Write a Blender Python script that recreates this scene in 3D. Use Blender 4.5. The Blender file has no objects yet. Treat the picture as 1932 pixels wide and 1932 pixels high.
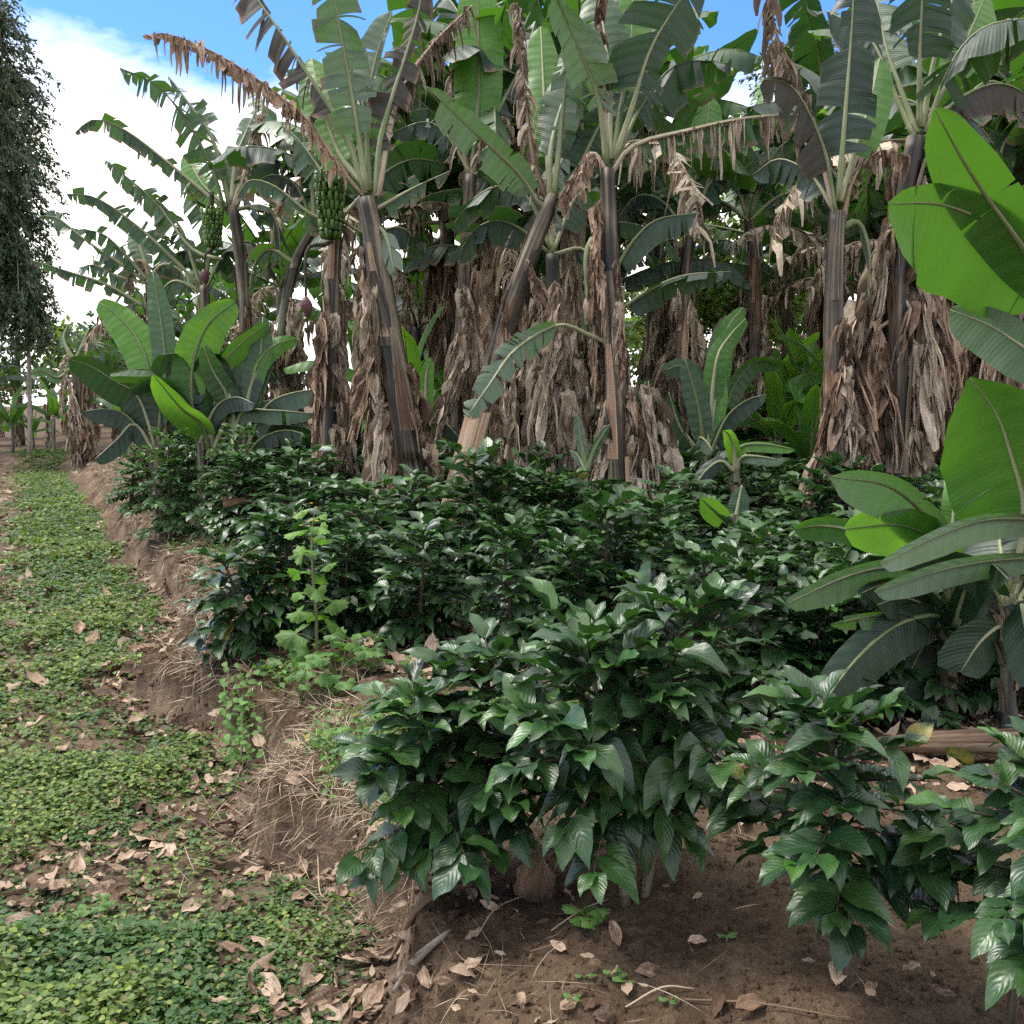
import bpy, math, random
import numpy as np
from mathutils import Vector

RS = np.random.RandomState(7)
random.seed(7)
SC = bpy.context.scene
COL = SC.collection
PI = math.pi

# ------------------------------------------------------------------ camera
CAMZ = 1.3
PITCH = math.radians(6.2)
TH = math.tan(math.radians(27.0))
CP, SP = math.cos(PITCH), math.sin(PITCH)
CC = np.array([0, 0, CAMZ])
FW = np.array([0, CP, -SP]); UP = np.array([0, SP, CP]); RT = np.array([1.0, 0, 0])


def at(X, Y, D):
    """a point of the place seen at photo position (X, Y) (0..1932), D metres away"""
    return CC + D * (FW + (X / 966 - 1) * TH * RT + (1 - Y / 966) * TH * UP)


def topx(P):
    q = P - CC
    d = q @ FW
    return 966 * (1 + (q @ RT) / d / TH), 966 * (1 - (q @ UP) / d / TH), d


# ------------------------------------------------------------------ noise
_tab = np.random.RandomState(3).rand(512, 512)


def vn(x, y, s=0):
    x = np.asarray(x, float) + 37.1 * s; y = np.asarray(y, float) + 91.7 * s
    xi = np.floor(x).astype(int); yi = np.floor(y).astype(int)
    fx = x - xi; fy = y - yi
    fx = fx * fx * (3 - 2 * fx); fy = fy * fy * (3 - 2 * fy)
    g = lambda a, b: _tab[a % 512, b % 512]
    return (g(xi, yi) * (1 - fx) + g(xi + 1, yi) * fx) * (1 - fy) + (g(xi, yi + 1) * (1 - fx) + g(xi + 1, yi + 1) * fx) * fy


def fbm(x, y, o=4, s=0):
    r = 0; a = .5
    for k in range(o):
        r = r + a * vn(x * 2 ** k, y * 2 ** k, s + k); a *= .5
    return r / (1 - .5 ** o)


def sst(a, b, x):
    t = np.clip((x - a) / (b - a), 0, 1)
    return t * t * (3 - 2 * t)


# ------------------------------------------------------------------ terrain
def edge_d(x, y):
    """distance to the right of the foot of the bank"""
    e = .88 - .47 * y
    d = (x - e) / 1.105
    s = y * 1.1
    amp = sst(5.5, 8, y) * (1 - .5 * sst(12, 30, y))
    d = d + amp * .42 * (vn(s * .95, 0 * s, 11) - .5) + .16 * (vn(s * 2.7, 0 * s, 12) - .5) + .15 * (vn(x * 6, y * 6, 13) - .5) + .06 * (vn(x * 15, y * 15, 14) - .5)
    for c, w, a in ((5.5, .5, .34), (4.45, .3, -.12), (3.75, .3, .14), (3.1, .3, -.08), (2.3, .35, .10)):
        d = d + a * np.exp(-((y + .47 * d - c) / w) ** 2)
    return d


def gz(x, y):
    x = np.asarray(x, float); y = np.asarray(y, float)
    d = edge_d(x, y)
    b = sst(0, .13, d) * .72 + .28 * sst(.08, .75, d)
    endb = sst(25, 26.5, y - .15 * x) * .38
    field = .03 * (fbm(x * .6, y * .6, 3, 5) - .5) * 2 + .02 * np.clip(y - 9, 0, 40) * .6
    path = -.38 + .05 * (fbm(x * .9, y * .9, 3, 8) - .5) + endb
    z = path * (1 - b) + field * b
    near = np.exp(-(np.maximum(0, y - 5) / 6))
    z = z + near * (.055 * (fbm(x * 4, y * 4, 4, 21) - .5) + (.09 * b * (1 - b) * 4) * (fbm(x * 11, y * 11, 3, 23) - .5) + .016 * (fbm(x * 17, y * 17, 2, 25) - .5))
    return z


def gp(X, Y):
    """ground point under photo position"""
    D = 3.0
    for _ in range(30):
        p = at(X, Y, D)
        h = p[2] - float(gz(p[0], p[1]))
        slope = -(at(X, Y, 1)[2] - CAMZ)
        if slope < .01: break
        D = max(.8, min(60, D + .8 * h / slope))
    p = at(X, Y, D); p[2] = float(gz(p[0], p[1]))
    return p


# ------------------------------------------------------------------ mesh building
class MB:
    def __init__(s):
        s.v = []; s.f = []; s.uv = []; s.c = []; s.n = 0

    def grid(s, P, uv, col, wrap=False):
        n, m = P.shape[:2]
        idx = np.arange(n * m).reshape(n, m) + s.n
        if wrap:
            idx = np.concatenate([idx, idx[:, :1]], 1)
        f = np.stack([idx[:-1, :-1], idx[:-1, 1:], idx[1:, 1:], idx[1:, :-1]], -1).reshape(-1, 4)
        s.v.append(P.reshape(-1, 3)); s.f.append(f); s.uv.append(np.broadcast_to(uv, (n, m, 2)).reshape(-1, 2))
        s.c.append(np.broadcast_to(np.asarray(col, float), (n, m, 4)).reshape(-1, 4)); s.n += n * m

    def grids(s, P, uv, col):
        """P: k x n x m x 3 separate patches"""
        k, n, m = P.shape[:3]
        idx = np.arange(k * n * m).reshape(k, n, m) + s.n
        f = np.stack([idx[:, :-1, :-1], idx[:, :-1, 1:], idx[:, 1:, 1:], idx[:, 1:, :-1]], -1).reshape(-1, 4)
        s.v.append(P.reshape(-1, 3)); s.f.append(f); s.uv.append(np.broadcast_to(uv, (k, n, m, 2)).reshape(-1, 2))
        s.c.append(np.broadcast_to(col, (k, n, m, 4)).reshape(-1, 4)); s.n += k * n * m

    def build(s, name, mat, parent=None, origin=(0, 0, 0)):
        o = bpy.data.objects.new(name, s.mesh(name, mat, origin)); COL.objects.link(o)
        if parent is not None: o.parent = parent
        return o

    def mesh(s, name, mat, origin=(0, 0, 0)):
        V = np.concatenate(s.v) - np.asarray(origin); F = np.concatenate(s.f)
        UV = np.concatenate(s.uv); C = np.concatenate(s.c)
        me = bpy.data.meshes.new(name)
        nf = len(F)
        me.vertices.add(len(V)); me.vertices.foreach_set('co', V.astype(np.float32).ravel())
        me.loops.add(nf * 4); me.loops.foreach_set('vertex_index', F.astype(np.int32).ravel())
        me.polygons.add(nf); me.polygons.foreach_set('loop_start', np.arange(0, nf * 4, 4, dtype=np.int32))
        me.polygons.foreach_set('use_smooth', np.ones(nf, bool))
        ul = me.uv_layers.new(name='UVMap'); ul.data.foreach_set('uv', UV[F.ravel()].astype(np.float32).ravel())
        ca = me.color_attributes.new('tint', 'FLOAT_COLOR', 'POINT'); ca.data.foreach_set('color', C.astype(np.float32).ravel())
        me.materials.append(mat)
        me.update(); me.validate()
        return me


def nrm(a):
    return a / np.maximum(1e-9, np.linalg.norm(a, axis=-1, keepdims=True))


def spline(pts, n):
    """Catmull-Rom through pts, n samples evenly spaced by length"""
    P = np.asarray(pts, float)
    Q = np.vstack([2 * P[0] - P[1], P, 2 * P[-1] - P[-2]])
    out = []
    for i in range(len(P) - 1):
        p0, p1, p2, p3 = Q[i:i + 4]
        t = np.linspace(0, 1, 24, endpoint=False)[:, None]
        out.append(.5 * (2 * p1 + (p2 - p0) * t + (2 * p0 - 5 * p1 + 4 * p2 - p3) * t * t + (3 * p1 - p0 - 3 * p2 + p3) * t ** 3))
    out.append(P[-1:]); C = np.vstack(out)
    L = np.r_[0, np.cumsum(np.linalg.norm(np.diff(C, axis=0), axis=1))]
    q = np.linspace(0, L[-1], n)
    return np.stack([np.interp(q, L, C[:, k]) for k in range(3)], 1), L[-1]


def tube(mb, pts, rad, k=8, n=None, col=(0.5, 0, 0, 1), cap=True, flat=1.0, rough=0.0):
    n = n or max(3, len(pts) * 3)
    C, L = spline(pts, n)
    r = np.interp(np.linspace(0, 1, n), np.linspace(0, 1, len(rad)), rad)
    T = nrm(np.gradient(C, axis=0))
    ref = np.array([0, 0, 1.0]) if abs(T[:, 2]).mean() < .8 else np.array([0, 1.0, 0])
    A = nrm(np.cross(T, ref)); B = np.cross(A, T)
    th = np.linspace(0, 2 * PI, k, endpoint=False)
    rr = r[:, None] * (1 + (rough * (RS.rand(n, k) - .5) if rough else 0))
    P = C[:, None] + rr[..., None] * (A[:, None] * np.cos(th)[None, :, None] + flat * B[:, None] * np.sin(th)[None, :, None])
    if cap:
        P = np.concatenate([np.repeat(C[:1, None], k, 1), P, np.repeat(C[-1:, None], k, 1)], 0)
    m = P.shape[0]
    uv = np.stack(np.broadcast_arrays(np.abs(np.linspace(-1, 1, k))[None, :] + 0 * np.arange(m)[:, None], np.linspace(0, L, m)[:, None]), -1)
    mb.grid(P, uv, col, wrap=True)


def leaves(mb, base, d, nr, L, W, curl=.3, fold=.25, wave=.06, col=None, ns=5, nc=4, drip=1.0, seed=0):
    """many separate leaves at once. base,d,nr: M x 3; L,W: M"""
    M = len(base)
    d = nrm(d); side = nrm(np.cross(d, nr)); nn = np.cross(side, d)
    t = np.linspace(0, 1, ns + 1); c = np.linspace(-1, 1, nc + 1)
    prof = np.sin(PI * np.clip(t, 0, 1) ** .85) ** .9
    if drip: prof = prof * (1 - .35 * drip * t)
    prof[0] = .03; prof[-1] = .01
    L = np.broadcast_to(L, (M,)); W = np.broadcast_to(W, (M,)); curl = np.broadcast_to(curl, (M,)); fold = np.broadcast_to(fold, (M,))
    ph = RS.rand(M)[:, None, None] * 6.28
    along = L[:, None, None] * (t - .12 * t ** 3)[None, :, None] + 0 * c[None, None, :]
    down = -(curl * L)[:, None, None] * (t ** 2)[None, :, None]
    lat = W[:, None, None] * prof[None, :, None] * c[None, None, :]
    up = (fold * W)[:, None, None] * prof[None, :, None] * np.abs(c)[None, None, :]
    up = up + wave * W[:, None, None] * np.sin(ph + t[None, :, None] * 14 + (c[None, None, :] > 0) * 1.7) * (np.abs(c) ** 2)[None, None, :]
    P = base[:, None, None] + along[..., None] * d[:, None, None] + lat[..., None] * side[:, None, None] + (down + up)[..., None] * nn[:, None, None]
    uv = np.stack(np.broadcast_arrays(c[None, :], t[:, None]), -1)[None]
    if col is None: col = np.stack([RS.rand(M), np.zeros(M), np.zeros(M), np.ones(M)], 1)
    mb.grids(P, uv, col[:, None, None, :])


# ------------------------------------------------------------------ materials
def nodes(name):
    m = bpy.data.materials.new(name); m.use_nodes = True
    nt = m.node_tree; nt.nodes.clear()
    N = lambda t: nt.nodes.new('ShaderNode' + t)
    Lk = lambda a, b: nt.links.new(a, b)
    out = N('OutputMaterial')
    return m, N, Lk, out


def mixc(N, Lk, fac, a, b, bt='MIX'):
    x = N('Mix'); x.data_type = 'RGBA'; x.blend_type = bt; x.clamp_factor = True
    for s, v in ((x.inputs[0], fac), (x.inputs[6], a), (x.inputs[7], b)):
        if hasattr(v, 'is_output'): Lk(v, s)
        elif isinstance(v, (int, float)): s.default_value = v
        else: s.default_value = (*v, 1) if len(v) == 3 else v
    return x.outputs[2]


def mth(N, Lk, op, a, b=0.0):
    x = N('Math'); x.operation = op
    for s, v in ((x.inputs[0], a), (x.inputs[1], b)):
        if hasattr(v, 'is_output'): Lk(v, s)
        else: s.default_value = v
    return x.outputs[0]


def mrange(N, Lk, v, a, b, c=0.0, d=1.0):
    x = N('MapRange'); Lk(v, x.inputs[0])
    for i, q in enumerate((a, b, c, d)): x.inputs[i + 1].default_value = q
    return x.outputs[0]


def noise(N, Lk, vec, scale, detail=3, rough=.55):
    x = N('TexNoise'); x.inputs['Scale'].default_value = scale; x.inputs['Detail'].default_value = detail
    x.inputs['Roughness'].default_value = rough
    if vec is not None: Lk(vec, x.inputs['Vector'])
    return x.outputs[0]


def leaf_mat(name, c1, c2, young, dry, rough, trans, tf, veins, bump=.25, spec=.5, vcol=None, vfac=.35):
    """two-tone leaf; tint.r picks the tone, tint.g how withered, tint.b how young"""
    m, N, Lk, out = nodes(name)
    at_ = N('Attribute'); at_.attribute_name = 'tint'
    sep = N('SeparateColor'); Lk(at_.outputs['Color'], sep.inputs[0])
    tc = N('TexCoord'); uvs = N('SeparateXYZ'); Lk(tc.outputs['UV'], uvs.inputs[0])
    geo = N('NewGeometry')
    nz = noise(N, Lk, geo.outputs['Position'], 9, 3)
    nz2 = noise(N, Lk, geo.outputs['Position'], 42, 3)
    tone = mth(N, Lk, 'ADD', sep.outputs[0], mth(N, Lk, 'MULTIPLY', mth(N, Lk, 'SUBTRACT', nz, .5), .9))
    base = mixc(N, Lk, tone, c1, c2)
    base = mixc(N, Lk, sep.outputs[2], base, young)
    au = mth(N, Lk, 'ABSOLUTE', uvs.outputs[0])
    if veins == 'pinnate':
        ph = mth(N, Lk, 'ADD', mth(N, Lk, 'MULTIPLY', uvs.outputs[1], 50.0), mth(N, Lk, 'MULTIPLY', au, -17.0))
        w = mth(N, Lk, 'SINE', ph)
        mid = mrange(N, Lk, au, .0, .09, 1, 0)
        h = mth(N, Lk, 'ADD', mth(N, Lk, 'MULTIPLY', w, .5), mth(N, Lk, 'MULTIPLY', mid, -1.0))
        vl = mth(N, Lk, 'MAXIMUM', mid, mth(N, Lk, 'MULTIPLY', mrange(N, Lk, w, -.85, -1.0, 0, 1), .45))
    else:
        ph = mth(N, Lk, 'ADD', mth(N, Lk, 'MULTIPLY', uvs.outputs[1], 330.0), mth(N, Lk, 'MULTIPLY', au, -8.0))
        ph2 = mth(N, Lk, 'MULTIPLY', ph, .23)
        w = mth(N, Lk, 'ADD', mth(N, Lk, 'MULTIPLY', mth(N, Lk, 'SINE', ph), .35), mth(N, Lk, 'SINE', ph2))
        h = w
        vl = mth(N, Lk, 'MULTIPLY', mrange(N, Lk, w, .3, 1.35, 0, 1), .5)
    if vcol: base = mixc(N, Lk, mth(N, Lk, 'MULTIPLY', vl, vfac), base, vcol)
    # withered blotches and edges
    dm = mth(N, Lk, 'ADD', sep.outputs[1], mth(N, Lk, 'MULTIPLY', mth(N, Lk, 'SUBTRACT', nz2, .5), .55))
    dm = mrange(N, Lk, dm, .42, .58)
    dcol = mixc(N, Lk, nz2, dry, tuple(q * .45 for q in dry))
    base = mixc(N, Lk, dm, base, dcol)
    b = N('Bump'); b.inputs['Strength'].default_value = bump; b.inputs['Distance'].default_value = .004
    Lk(mth(N, Lk, 'ADD', h, mth(N, Lk, 'MULTIPLY', nz2, .8)), b.inputs['Height'])
    p = N('BsdfPrincipled'); Lk(base, p.inputs['Base Color'])
    rgh = mth(N, Lk, 'ADD', mth(N, Lk, 'MULTIPLY', nz, .22), rough - .1)
    rgh = mth(N, Lk, 'MAXIMUM', rgh, mth(N, Lk, 'MULTIPLY', dm, .85))
    Lk(rgh, p.inputs['Roughness']); p.inputs['Specular IOR Level'].default_value = spec
    Lk(b.outputs[0], p.inputs['Normal'])
    t = N('BsdfTranslucent'); Lk(mixc(N, Lk, dm, mixc(N, Lk, sep.outputs[2], trans, tuple(min(1, q * 1.8) for q in trans)), dcol), t.inputs[0])
    mx = N('MixShader'); mx.inputs[0].default_value = tf
    Lk(p.outputs[0], mx.inputs[1]); Lk(t.outputs[0], mx.inputs[2]); Lk(mx.outputs[0], out.inputs[0])
    return m


def fibre_mat(name, cols, su, sv, rough=.75, bump=.6, trans=None, tint=.5):
    """streaky fibrous material along v"""
    m, N, Lk, out = nodes(name)
    tc = N('TexCoord'); mp = N('Mapping'); mp.inputs['Scale'].default_value = (su, sv, 1)
    oi = N('ObjectInfo'); at_ = N('Attribute'); at_.attribute_name = 'tint'
    sep = N('SeparateColor'); Lk(at_.outputs['Color'], sep.inputs[0])
    cx = N('CombineXYZ'); Lk(mth(N, Lk, 'MULTIPLY', oi.outputs['Random'], 40.0), cx.inputs[0]); Lk(mth(N, Lk, 'MULTIPLY', sep.outputs[0], 30.0), cx.inputs[1]); Lk(mth(N, Lk, 'MULTIPLY', sep.outputs[0], 9.0), cx.inputs[2])
    Lk(tc.outputs['UV'], mp.inputs['Vector'])
    va = N('VectorMath'); va.operation = 'ADD'; Lk(mp.outputs[0], va.inputs[0]); Lk(cx.outputs[0], va.inputs[1])
    n1 = noise(N, Lk, va.outputs[0], 1.0, 4, .6)
    n2 = noise(N, Lk, va.outputs[0], 4.0, 3, .6)
    geo = N('NewGeometry')
    n3 = noise(N, Lk, geo.outputs['Position'], 2.2, 3)
    rp = N('ValToRGB'); e = rp.color_ramp.elements
    while len(e) > 1: e.remove(e[-1])
    for i, c in enumerate(cols):
        q = e[0] if i == 0 else e.new(.5)
        q.position = .26 + .5 * i / (len(cols) - 1); q.color = (*c, 1)
    f = mth(N, Lk, 'ADD', n1, mth(N, Lk, 'MULTIPLY', mth(N, Lk, 'SUBTRACT', n3, .5), .5))
    f = mth(N, Lk, 'ADD', f, mth(N, Lk, 'MULTIPLY', mth(N, Lk, 'SUBTRACT', sep.outputs[0], .5), tint))
    Lk(f, rp.inputs[0])
    base = mixc(N, Lk, .75, rp.outputs[0], mixc(N, Lk, n2, (.45, .45, .45), (1.4, 1.4, 1.4)), 'MULTIPLY')
    b = N('Bump'); b.inputs['Strength'].default_value = bump; b.inputs['Distance'].default_value = .008
    Lk(mth(N, Lk, 'ADD', n1, n2), b.inputs['Height'])
    p = N('BsdfPrincipled'); Lk(base, p.inputs['Base Color']); p.inputs['Roughness'].default_value = rough
    p.inputs['Specular IOR Level'].default_value = .3
    Lk(b.outputs[0], p.inputs['Normal'])
    if trans:
        t = N('BsdfTranslucent'); Lk(base, t.inputs[0])
        mx = N('MixShader'); mx.inputs[0].default_value = trans
        Lk(p.outputs[0], mx.inputs[1]); Lk(t.outputs[0], mx.inputs[2]); Lk(mx.outputs[0], out.inputs[0])
    else:
        Lk(p.outputs[0], out.inputs[0])
    return m


def soil_mat(name, cols, dryc, dryfac):
    m, N, Lk, out = nodes(name)
    geo = N('NewGeometry'); pos = geo.outputs['Position']
    n1 = noise(N, Lk, pos, 1.6, 5, .6); n2 = noise(N, Lk, pos, 26, 5, .7); n3 = noise(N, Lk, pos, 110, 3, .7)
    base = mixc(N, Lk, mrange(N, Lk, n1, .35, .65), cols[0], cols[1])
    base = mixc(N, Lk, mrange(N, Lk, n2, .45, .75), base, cols[2])
    base = mixc(N, Lk, mth(N, Lk, 'MULTIPLY', mrange(N, Lk, noise(N, Lk, pos, 4.5, 4), .5, .68), dryfac), base, dryc)
    vo = N('TexVoronoi'); vo.inputs['Scale'].default_value = 75; Lk(pos, vo.inputs['Vector'])
    spk = mth(N, Lk, 'MULTIPLY', mrange(N, Lk, vo.outputs['Distance'], .16, .08), mrange(N, Lk, n2, .52, .6))
    base = mixc(N, Lk, mth(N, Lk, 'MULTIPLY', spk, .6), base, (.30, .25, .19))
    base = mixc(N, Lk, .8, base, mixc(N, Lk, n3, (.35, .35, .35), (1.5, 1.5, 1.5)), 'MULTIPLY')
    b = N('Bump'); b.inputs['Strength'].default_value = .9; b.inputs['Distance'].default_value = .03
    Lk(mth(N, Lk, 'ADD', n2, mth(N, Lk, 'MULTIPLY', n3, .5)), b.inputs['Height'])
    p = N('BsdfPrincipled'); Lk(base, p.inputs['Base Color']); p.inputs['Roughness'].default_value = .95
    p.inputs['Specular IOR Level'].default_value = .15
    Lk(b.outputs[0], p.inputs['Normal']); Lk(p.outputs[0], out.inputs[0])
    return m


DRY = (.26, .19, .13)
M = {}
M['coffee'] = leaf_mat('coffee_leaf', (.005, .018, .009), (.018, .054, .020), (.08, .20, .02), (.34, .26, .05), .36, (.05, .16, .02), .10, 'pinnate', .16, .5, (.07, .14, .05), .35)
M['shrub'] = leaf_mat('shrub_leaf', (.026, .068, .028), (.060, .130, .045), (.10, .22, .03), (.40, .30, .05), .42, (.08, .2, .03), .18, 'pinnate', .35, .4, (.10, .18, .07), .4)
M['weed'] = leaf_mat('weed_leaf', (.022, .075, .018), (.055, .135, .032), (.14, .26, .04), (.45, .33, .05), .55, (.14, .34, .03), .25, 'pinnate', .25, .35, (.16, .28, .08), .4)
M['cover'] = leaf_mat('cover_leaf', (.026, .074, .018), (.066, .128, .034), (.20, .25, .045), (.30, .22, .13), .55, (.16, .28, .03), .22, 'pinnate', .2, .35)
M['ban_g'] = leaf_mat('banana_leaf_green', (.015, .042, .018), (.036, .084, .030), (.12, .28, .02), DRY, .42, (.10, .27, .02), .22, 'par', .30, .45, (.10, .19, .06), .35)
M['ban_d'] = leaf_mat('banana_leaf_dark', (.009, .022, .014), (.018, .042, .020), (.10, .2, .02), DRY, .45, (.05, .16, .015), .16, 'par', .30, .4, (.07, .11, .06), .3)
M['ban_p'] = leaf_mat('banana_leaf_pale', (.070, .105, .074), (.115, .160, .108), (.16, .3, .06), DRY, .5, (.10, .26, .04), .20, 'par', .35, .4, (.17, .23, .14), .4)
M['ban_y'] = leaf_mat('banana_leaf_young', (.035, .115, .014), (.075, .20, .022), (.2, .4, .03), DRY, .42, (.20, .46, .03), .38, 'par', .28, .45, (.16, .32, .06), .35)
M['ban_v'] = leaf_mat('banana_leaf_fresh', (.022, .072, .012), (.046, .125, .020), (.12, .28, .02), DRY, .38, (.11, .30, .02), .26, 'par', .28, .45, (.11, .22, .05), .35)
M['ban_b'] = leaf_mat('banana_leaf_blackened', (.030, .028, .022), (.060, .055, .042), (.1, .2, .02), (.20, .13, .085), .65, (.06, .06, .03), .10, 'par', .4, .3)
M['tree'] = leaf_mat('tree_leaf', (.018, .042, .020), (.060, .100, .045), (.10, .16, .05), (.20, .13, .08), .5, (.07, .12, .04), .2, 'pinnate', .1, .4)
M['bright'] = leaf_mat('sunlit_leaf', (.06, .14, .025), (.15, .25, .05), (.35, .30, .08), (.40, .22, .10), .5, (.25, .4, .05), .3, 'pinnate', .1, .35)
M['dead'] = fibre_mat('dead_leaf', [(.12, .085, .055), (.31, .24, .165), (.48, .385, .28), (.66, .555, .425)], 2.0, 5, .85, .7, .15, .5)
M['deadbrown'] = fibre_mat('dead_leaf_brown', [(.07, .044, .028), (.20, .13, .083), (.36, .25, .165), (.50, .37, .26)], 2.0, 5, .85, .7, .15, .5)
M['litter'] = fibre_mat('fallen_leaf', [(.09, .055, .035), (.22, .14, .09), (.36, .26, .18), (.50, .38, .28)], 2.0, 3, .8, .5, .1, .9)
M['trunk'] = fibre_mat('pseudostem', [(.010, .009, .007), (.026, .022, .016), (.060, .046, .030), (.14, .098, .058), (.09, .095, .03), (.28, .23, .15)], 5, .7, .5, .45, None, .25)
M['trunkp'] = fibre_mat('pseudostem_pale', [(.05, .045, .04), (.12, .13, .07), (.20, .21, .13), (.28, .27, .2)], 3.5, 1.0, .5, .5)
M['sheath'] = fibre_mat('dry_sheath', [(.07, .040, .022), (.21, .118, .066), (.36, .235, .145), (.48, .36, .245)], 9, .8, .7, .7)
M['rib'] = fibre_mat('midrib', [(.10, .13, .05), (.17, .20, .09), (.25, .27, .14), (.30, .30, .18)], 3, 1.2, .45, .3)
M['ribd'] = fibre_mat('dry_midrib', [(.12, .08, .05), (.25, .18, .12), (.36, .28, .20), (.42, .34, .26)], 3, 1.5, .8, .4)
M['fruit'] = fibre_mat('green_banana', [(.030, .07, .012), (.05, .115, .02), (.09, .17, .03), (.11, .19, .05)], 1.0, 3, .42, .2)
M['bud'] = fibre_mat('banana_flower', [(.05, .012, .018), (.08, .022, .03), (.12, .045, .05), (.15, .08, .08)], 2, 3, .5, .3)
M['stalk'] = fibre_mat('fruit_stalk', [(.012, .010, .008), (.03, .026, .016), (.05, .05, .025), (.06, .07, .03)], 4, 30, .8, .9)
M['bark'] = fibre_mat('coffee_bark', [(.035, .028, .018), (.07, .058, .035), (.12, .10, .06), (.17, .15, .10)], 4, 8, .85, .9)
M['palebark'] = fibre_mat('pale_bark', [(.12, .10, .08), (.22, .19, .15), (.30, .27, .22), (.36, .33, .28)], 4, 3, .85, .8)
M['twig'] = fibre_mat('green_twig', [(.06, .07, .02), (.10, .12, .04), (.14, .15, .06), (.2, .2, .1)], 2, 6, .7, .3)
M['log'] = fibre_mat('log_wood', [(.035, .022, .014), (.11, .070, .044), (.23, .160, .105), (.36, .28, .20)], 7, .9, .85, 1.0)
M['straw'] = fibre_mat('dry_straw', [(.16, .11, .07), (.28, .21, .14), (.40, .32, .22), (.5, .42, .3)], 1, 3, .85, .2, None, 1.2)
M['soil'] = soil_mat('field_soil', [(.058, .038, .023), (.112, .075, .046), (.165, .115, .073)], (.20, .15, .10), .3)
M['pathsoil'] = soil_mat('path_soil', [(.075, .05, .034), (.14, .10, .068), (.20, .145, .10)], (.30, .22, .15), .6)
m, N, Lk, out = nodes('yellow_petal'); p = N('BsdfPrincipled'); p.inputs[0].default_value = (.7, .42, .03, 1); Lk(p.outputs[0], out.inputs[0]); M['petal'] = m


# ------------------------------------------------------------------ objects
def tag(o, label=None, cat=None, group=None, kind=None):
    for k, v in (('label', label), ('category', cat), ('group', group), ('kind', kind)):
        if v: o[k] = v
    return o


def thing(name, loc, label, cat, group=None):
    o = bpy.data.objects.new(name, None); COL.objects.link(o); o.location = Vector(loc); o.empty_display_size = .2
    return tag(o, label, cat, group)


def kids(o): return [c for c in o.children]


def copy_tree(o, parent=None):
    c = o.copy(); COL.objects.link(c)
    if parent is not None: c.parent = parent
    for ch in kids(o): copy_tree(ch, c)
    return c


# ------------------------------------------------------------------ banana leaves
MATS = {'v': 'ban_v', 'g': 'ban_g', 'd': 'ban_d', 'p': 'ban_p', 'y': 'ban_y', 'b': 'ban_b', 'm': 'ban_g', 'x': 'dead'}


def strips(rag, L, rs):
    """cut positions along one half of a blade"""
    if rag <= 0.02: return [(0, 1)]
    n = max(2, int(L * (3 + 17 * rag)))
    g = rs.rand(n) ** 2.2 + .06                       # a few wide pieces among many narrow ones
    c = np.r_[0, np.cumsum(g) / g.sum()]
    return [(c[i], c[i + 1]) for i in range(n) if rs.rand() > .10 * rag or i < 2]


def blade(mb, C, S, wl, wr, rag=0., hang=.2, dry=0., young=0., rs=None, droop=.25, tone=None, ncr=4):
    """blade along spine C (n x 3) with side vectors S (n x 3), half widths wl, wr in metres"""
    rs = rs or RS
    n = len(C); tt = np.linspace(0, 1, n)
    L = np.linalg.norm(np.diff(C, axis=0), axis=1).sum()
    T = nrm(np.gradient(C, axis=0))
    tone = rs.rand() if tone is None else tone
    it = lambda A, q: np.stack([np.interp(q, tt, A[:, k]) for k in range(3)], -1)
    G = np.array([0, 0, -1.0])
    for sg, w0 in ((-1, wl), (1, wr)):
        ph = rs.rand() * 6
        for (a, b) in strips(rag, L, rs):
            k = max(3, int((b - a) * L / .045) + 1) if rag < .3 else max(3, int((b - a) * L / .05) + 2)
            k = min(k, 60)
            t = np.linspace(a, b, k); tm = .5 * (a + b)
            gap = rs.uniform(.03, .12 + .5 * rag) if rag > .02 else 0
            lenj = rs.uniform(1 - .5 * rag, 1.02) * (.45 if rs.rand() < .12 * rag else 1); hj = np.clip(hang + (rs.rand() - .4) * 1.1 * rag, 0, 1)
            twj = rs.randn() * .5 * rag; fwd = rs.randn() * .18 * rag
            c = np.linspace(0, 1, ncr + 1)[None, :]
            to = tm + (t - tm)[:, None] * (1 - gap * c ** 1.5) + .045 * c * (1 - tm)
            to = np.clip(to, 0, 1)
            prof = (np.clip(1.02 - (2 * t - 1), 0, 1) ** .5) * sst(-.03, .22, t)
            prof = np.minimum(1, 1.02 * np.sqrt(np.clip(1 - np.abs((t - .43) / .575) ** 2.15, 0, 1)) + .015)
            w = w0 * prof * lenj
            root = it(C, to); side = nrm(it(S, t)) * sg
            dirv = nrm(side * (1 - hj) + G * hj)
            cc = c[..., None]
            P = root + dirv[:, None] * (w[:, None] * c)[..., None] + G * (droop * (1 - hj) * w[:, None] * c ** 2.2)[..., None]
            nn = np.cross(it(T, t), dirv)
            P = P + (it(T, t) * fwd)[:, None] * (w[:, None] * c ** 2)[..., None] + nn[:, None] * (twj * (t - tm)[:, None] * L * c)[..., None]
            rip = .055 * w0 * np.sin(ph + t[:, None] * L * 9 + c * 2) * c ** 1.5 + .04 * w0 * np.sin(ph * 2 + t[:, None] * L * 23) * c ** 2
            if rag > .3: rip = rip + w0 * .22 * rag * (rs.rand() - .5) * c ** 2 * 2
            P = P + nn[:, None] * rip[..., None]
            dr = dry + (.30 * rag * rs.rand() ** 2)
            colr = np.zeros((k, ncr + 1, 4)); colr[..., 0] = np.clip(tone + (rs.rand() - .5) * .25, 0, 1)
            colr[..., 1] = np.clip(dr + .45 * (c ** 7) * (rag + .35), 0, 1); colr[..., 2] = young; colr[..., 3] = 1
            uv = np.stack(np.broadcast_arrays(c * sg, (t * L)[:, None]), -1)
            mb.grid(P, uv, colr)


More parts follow.
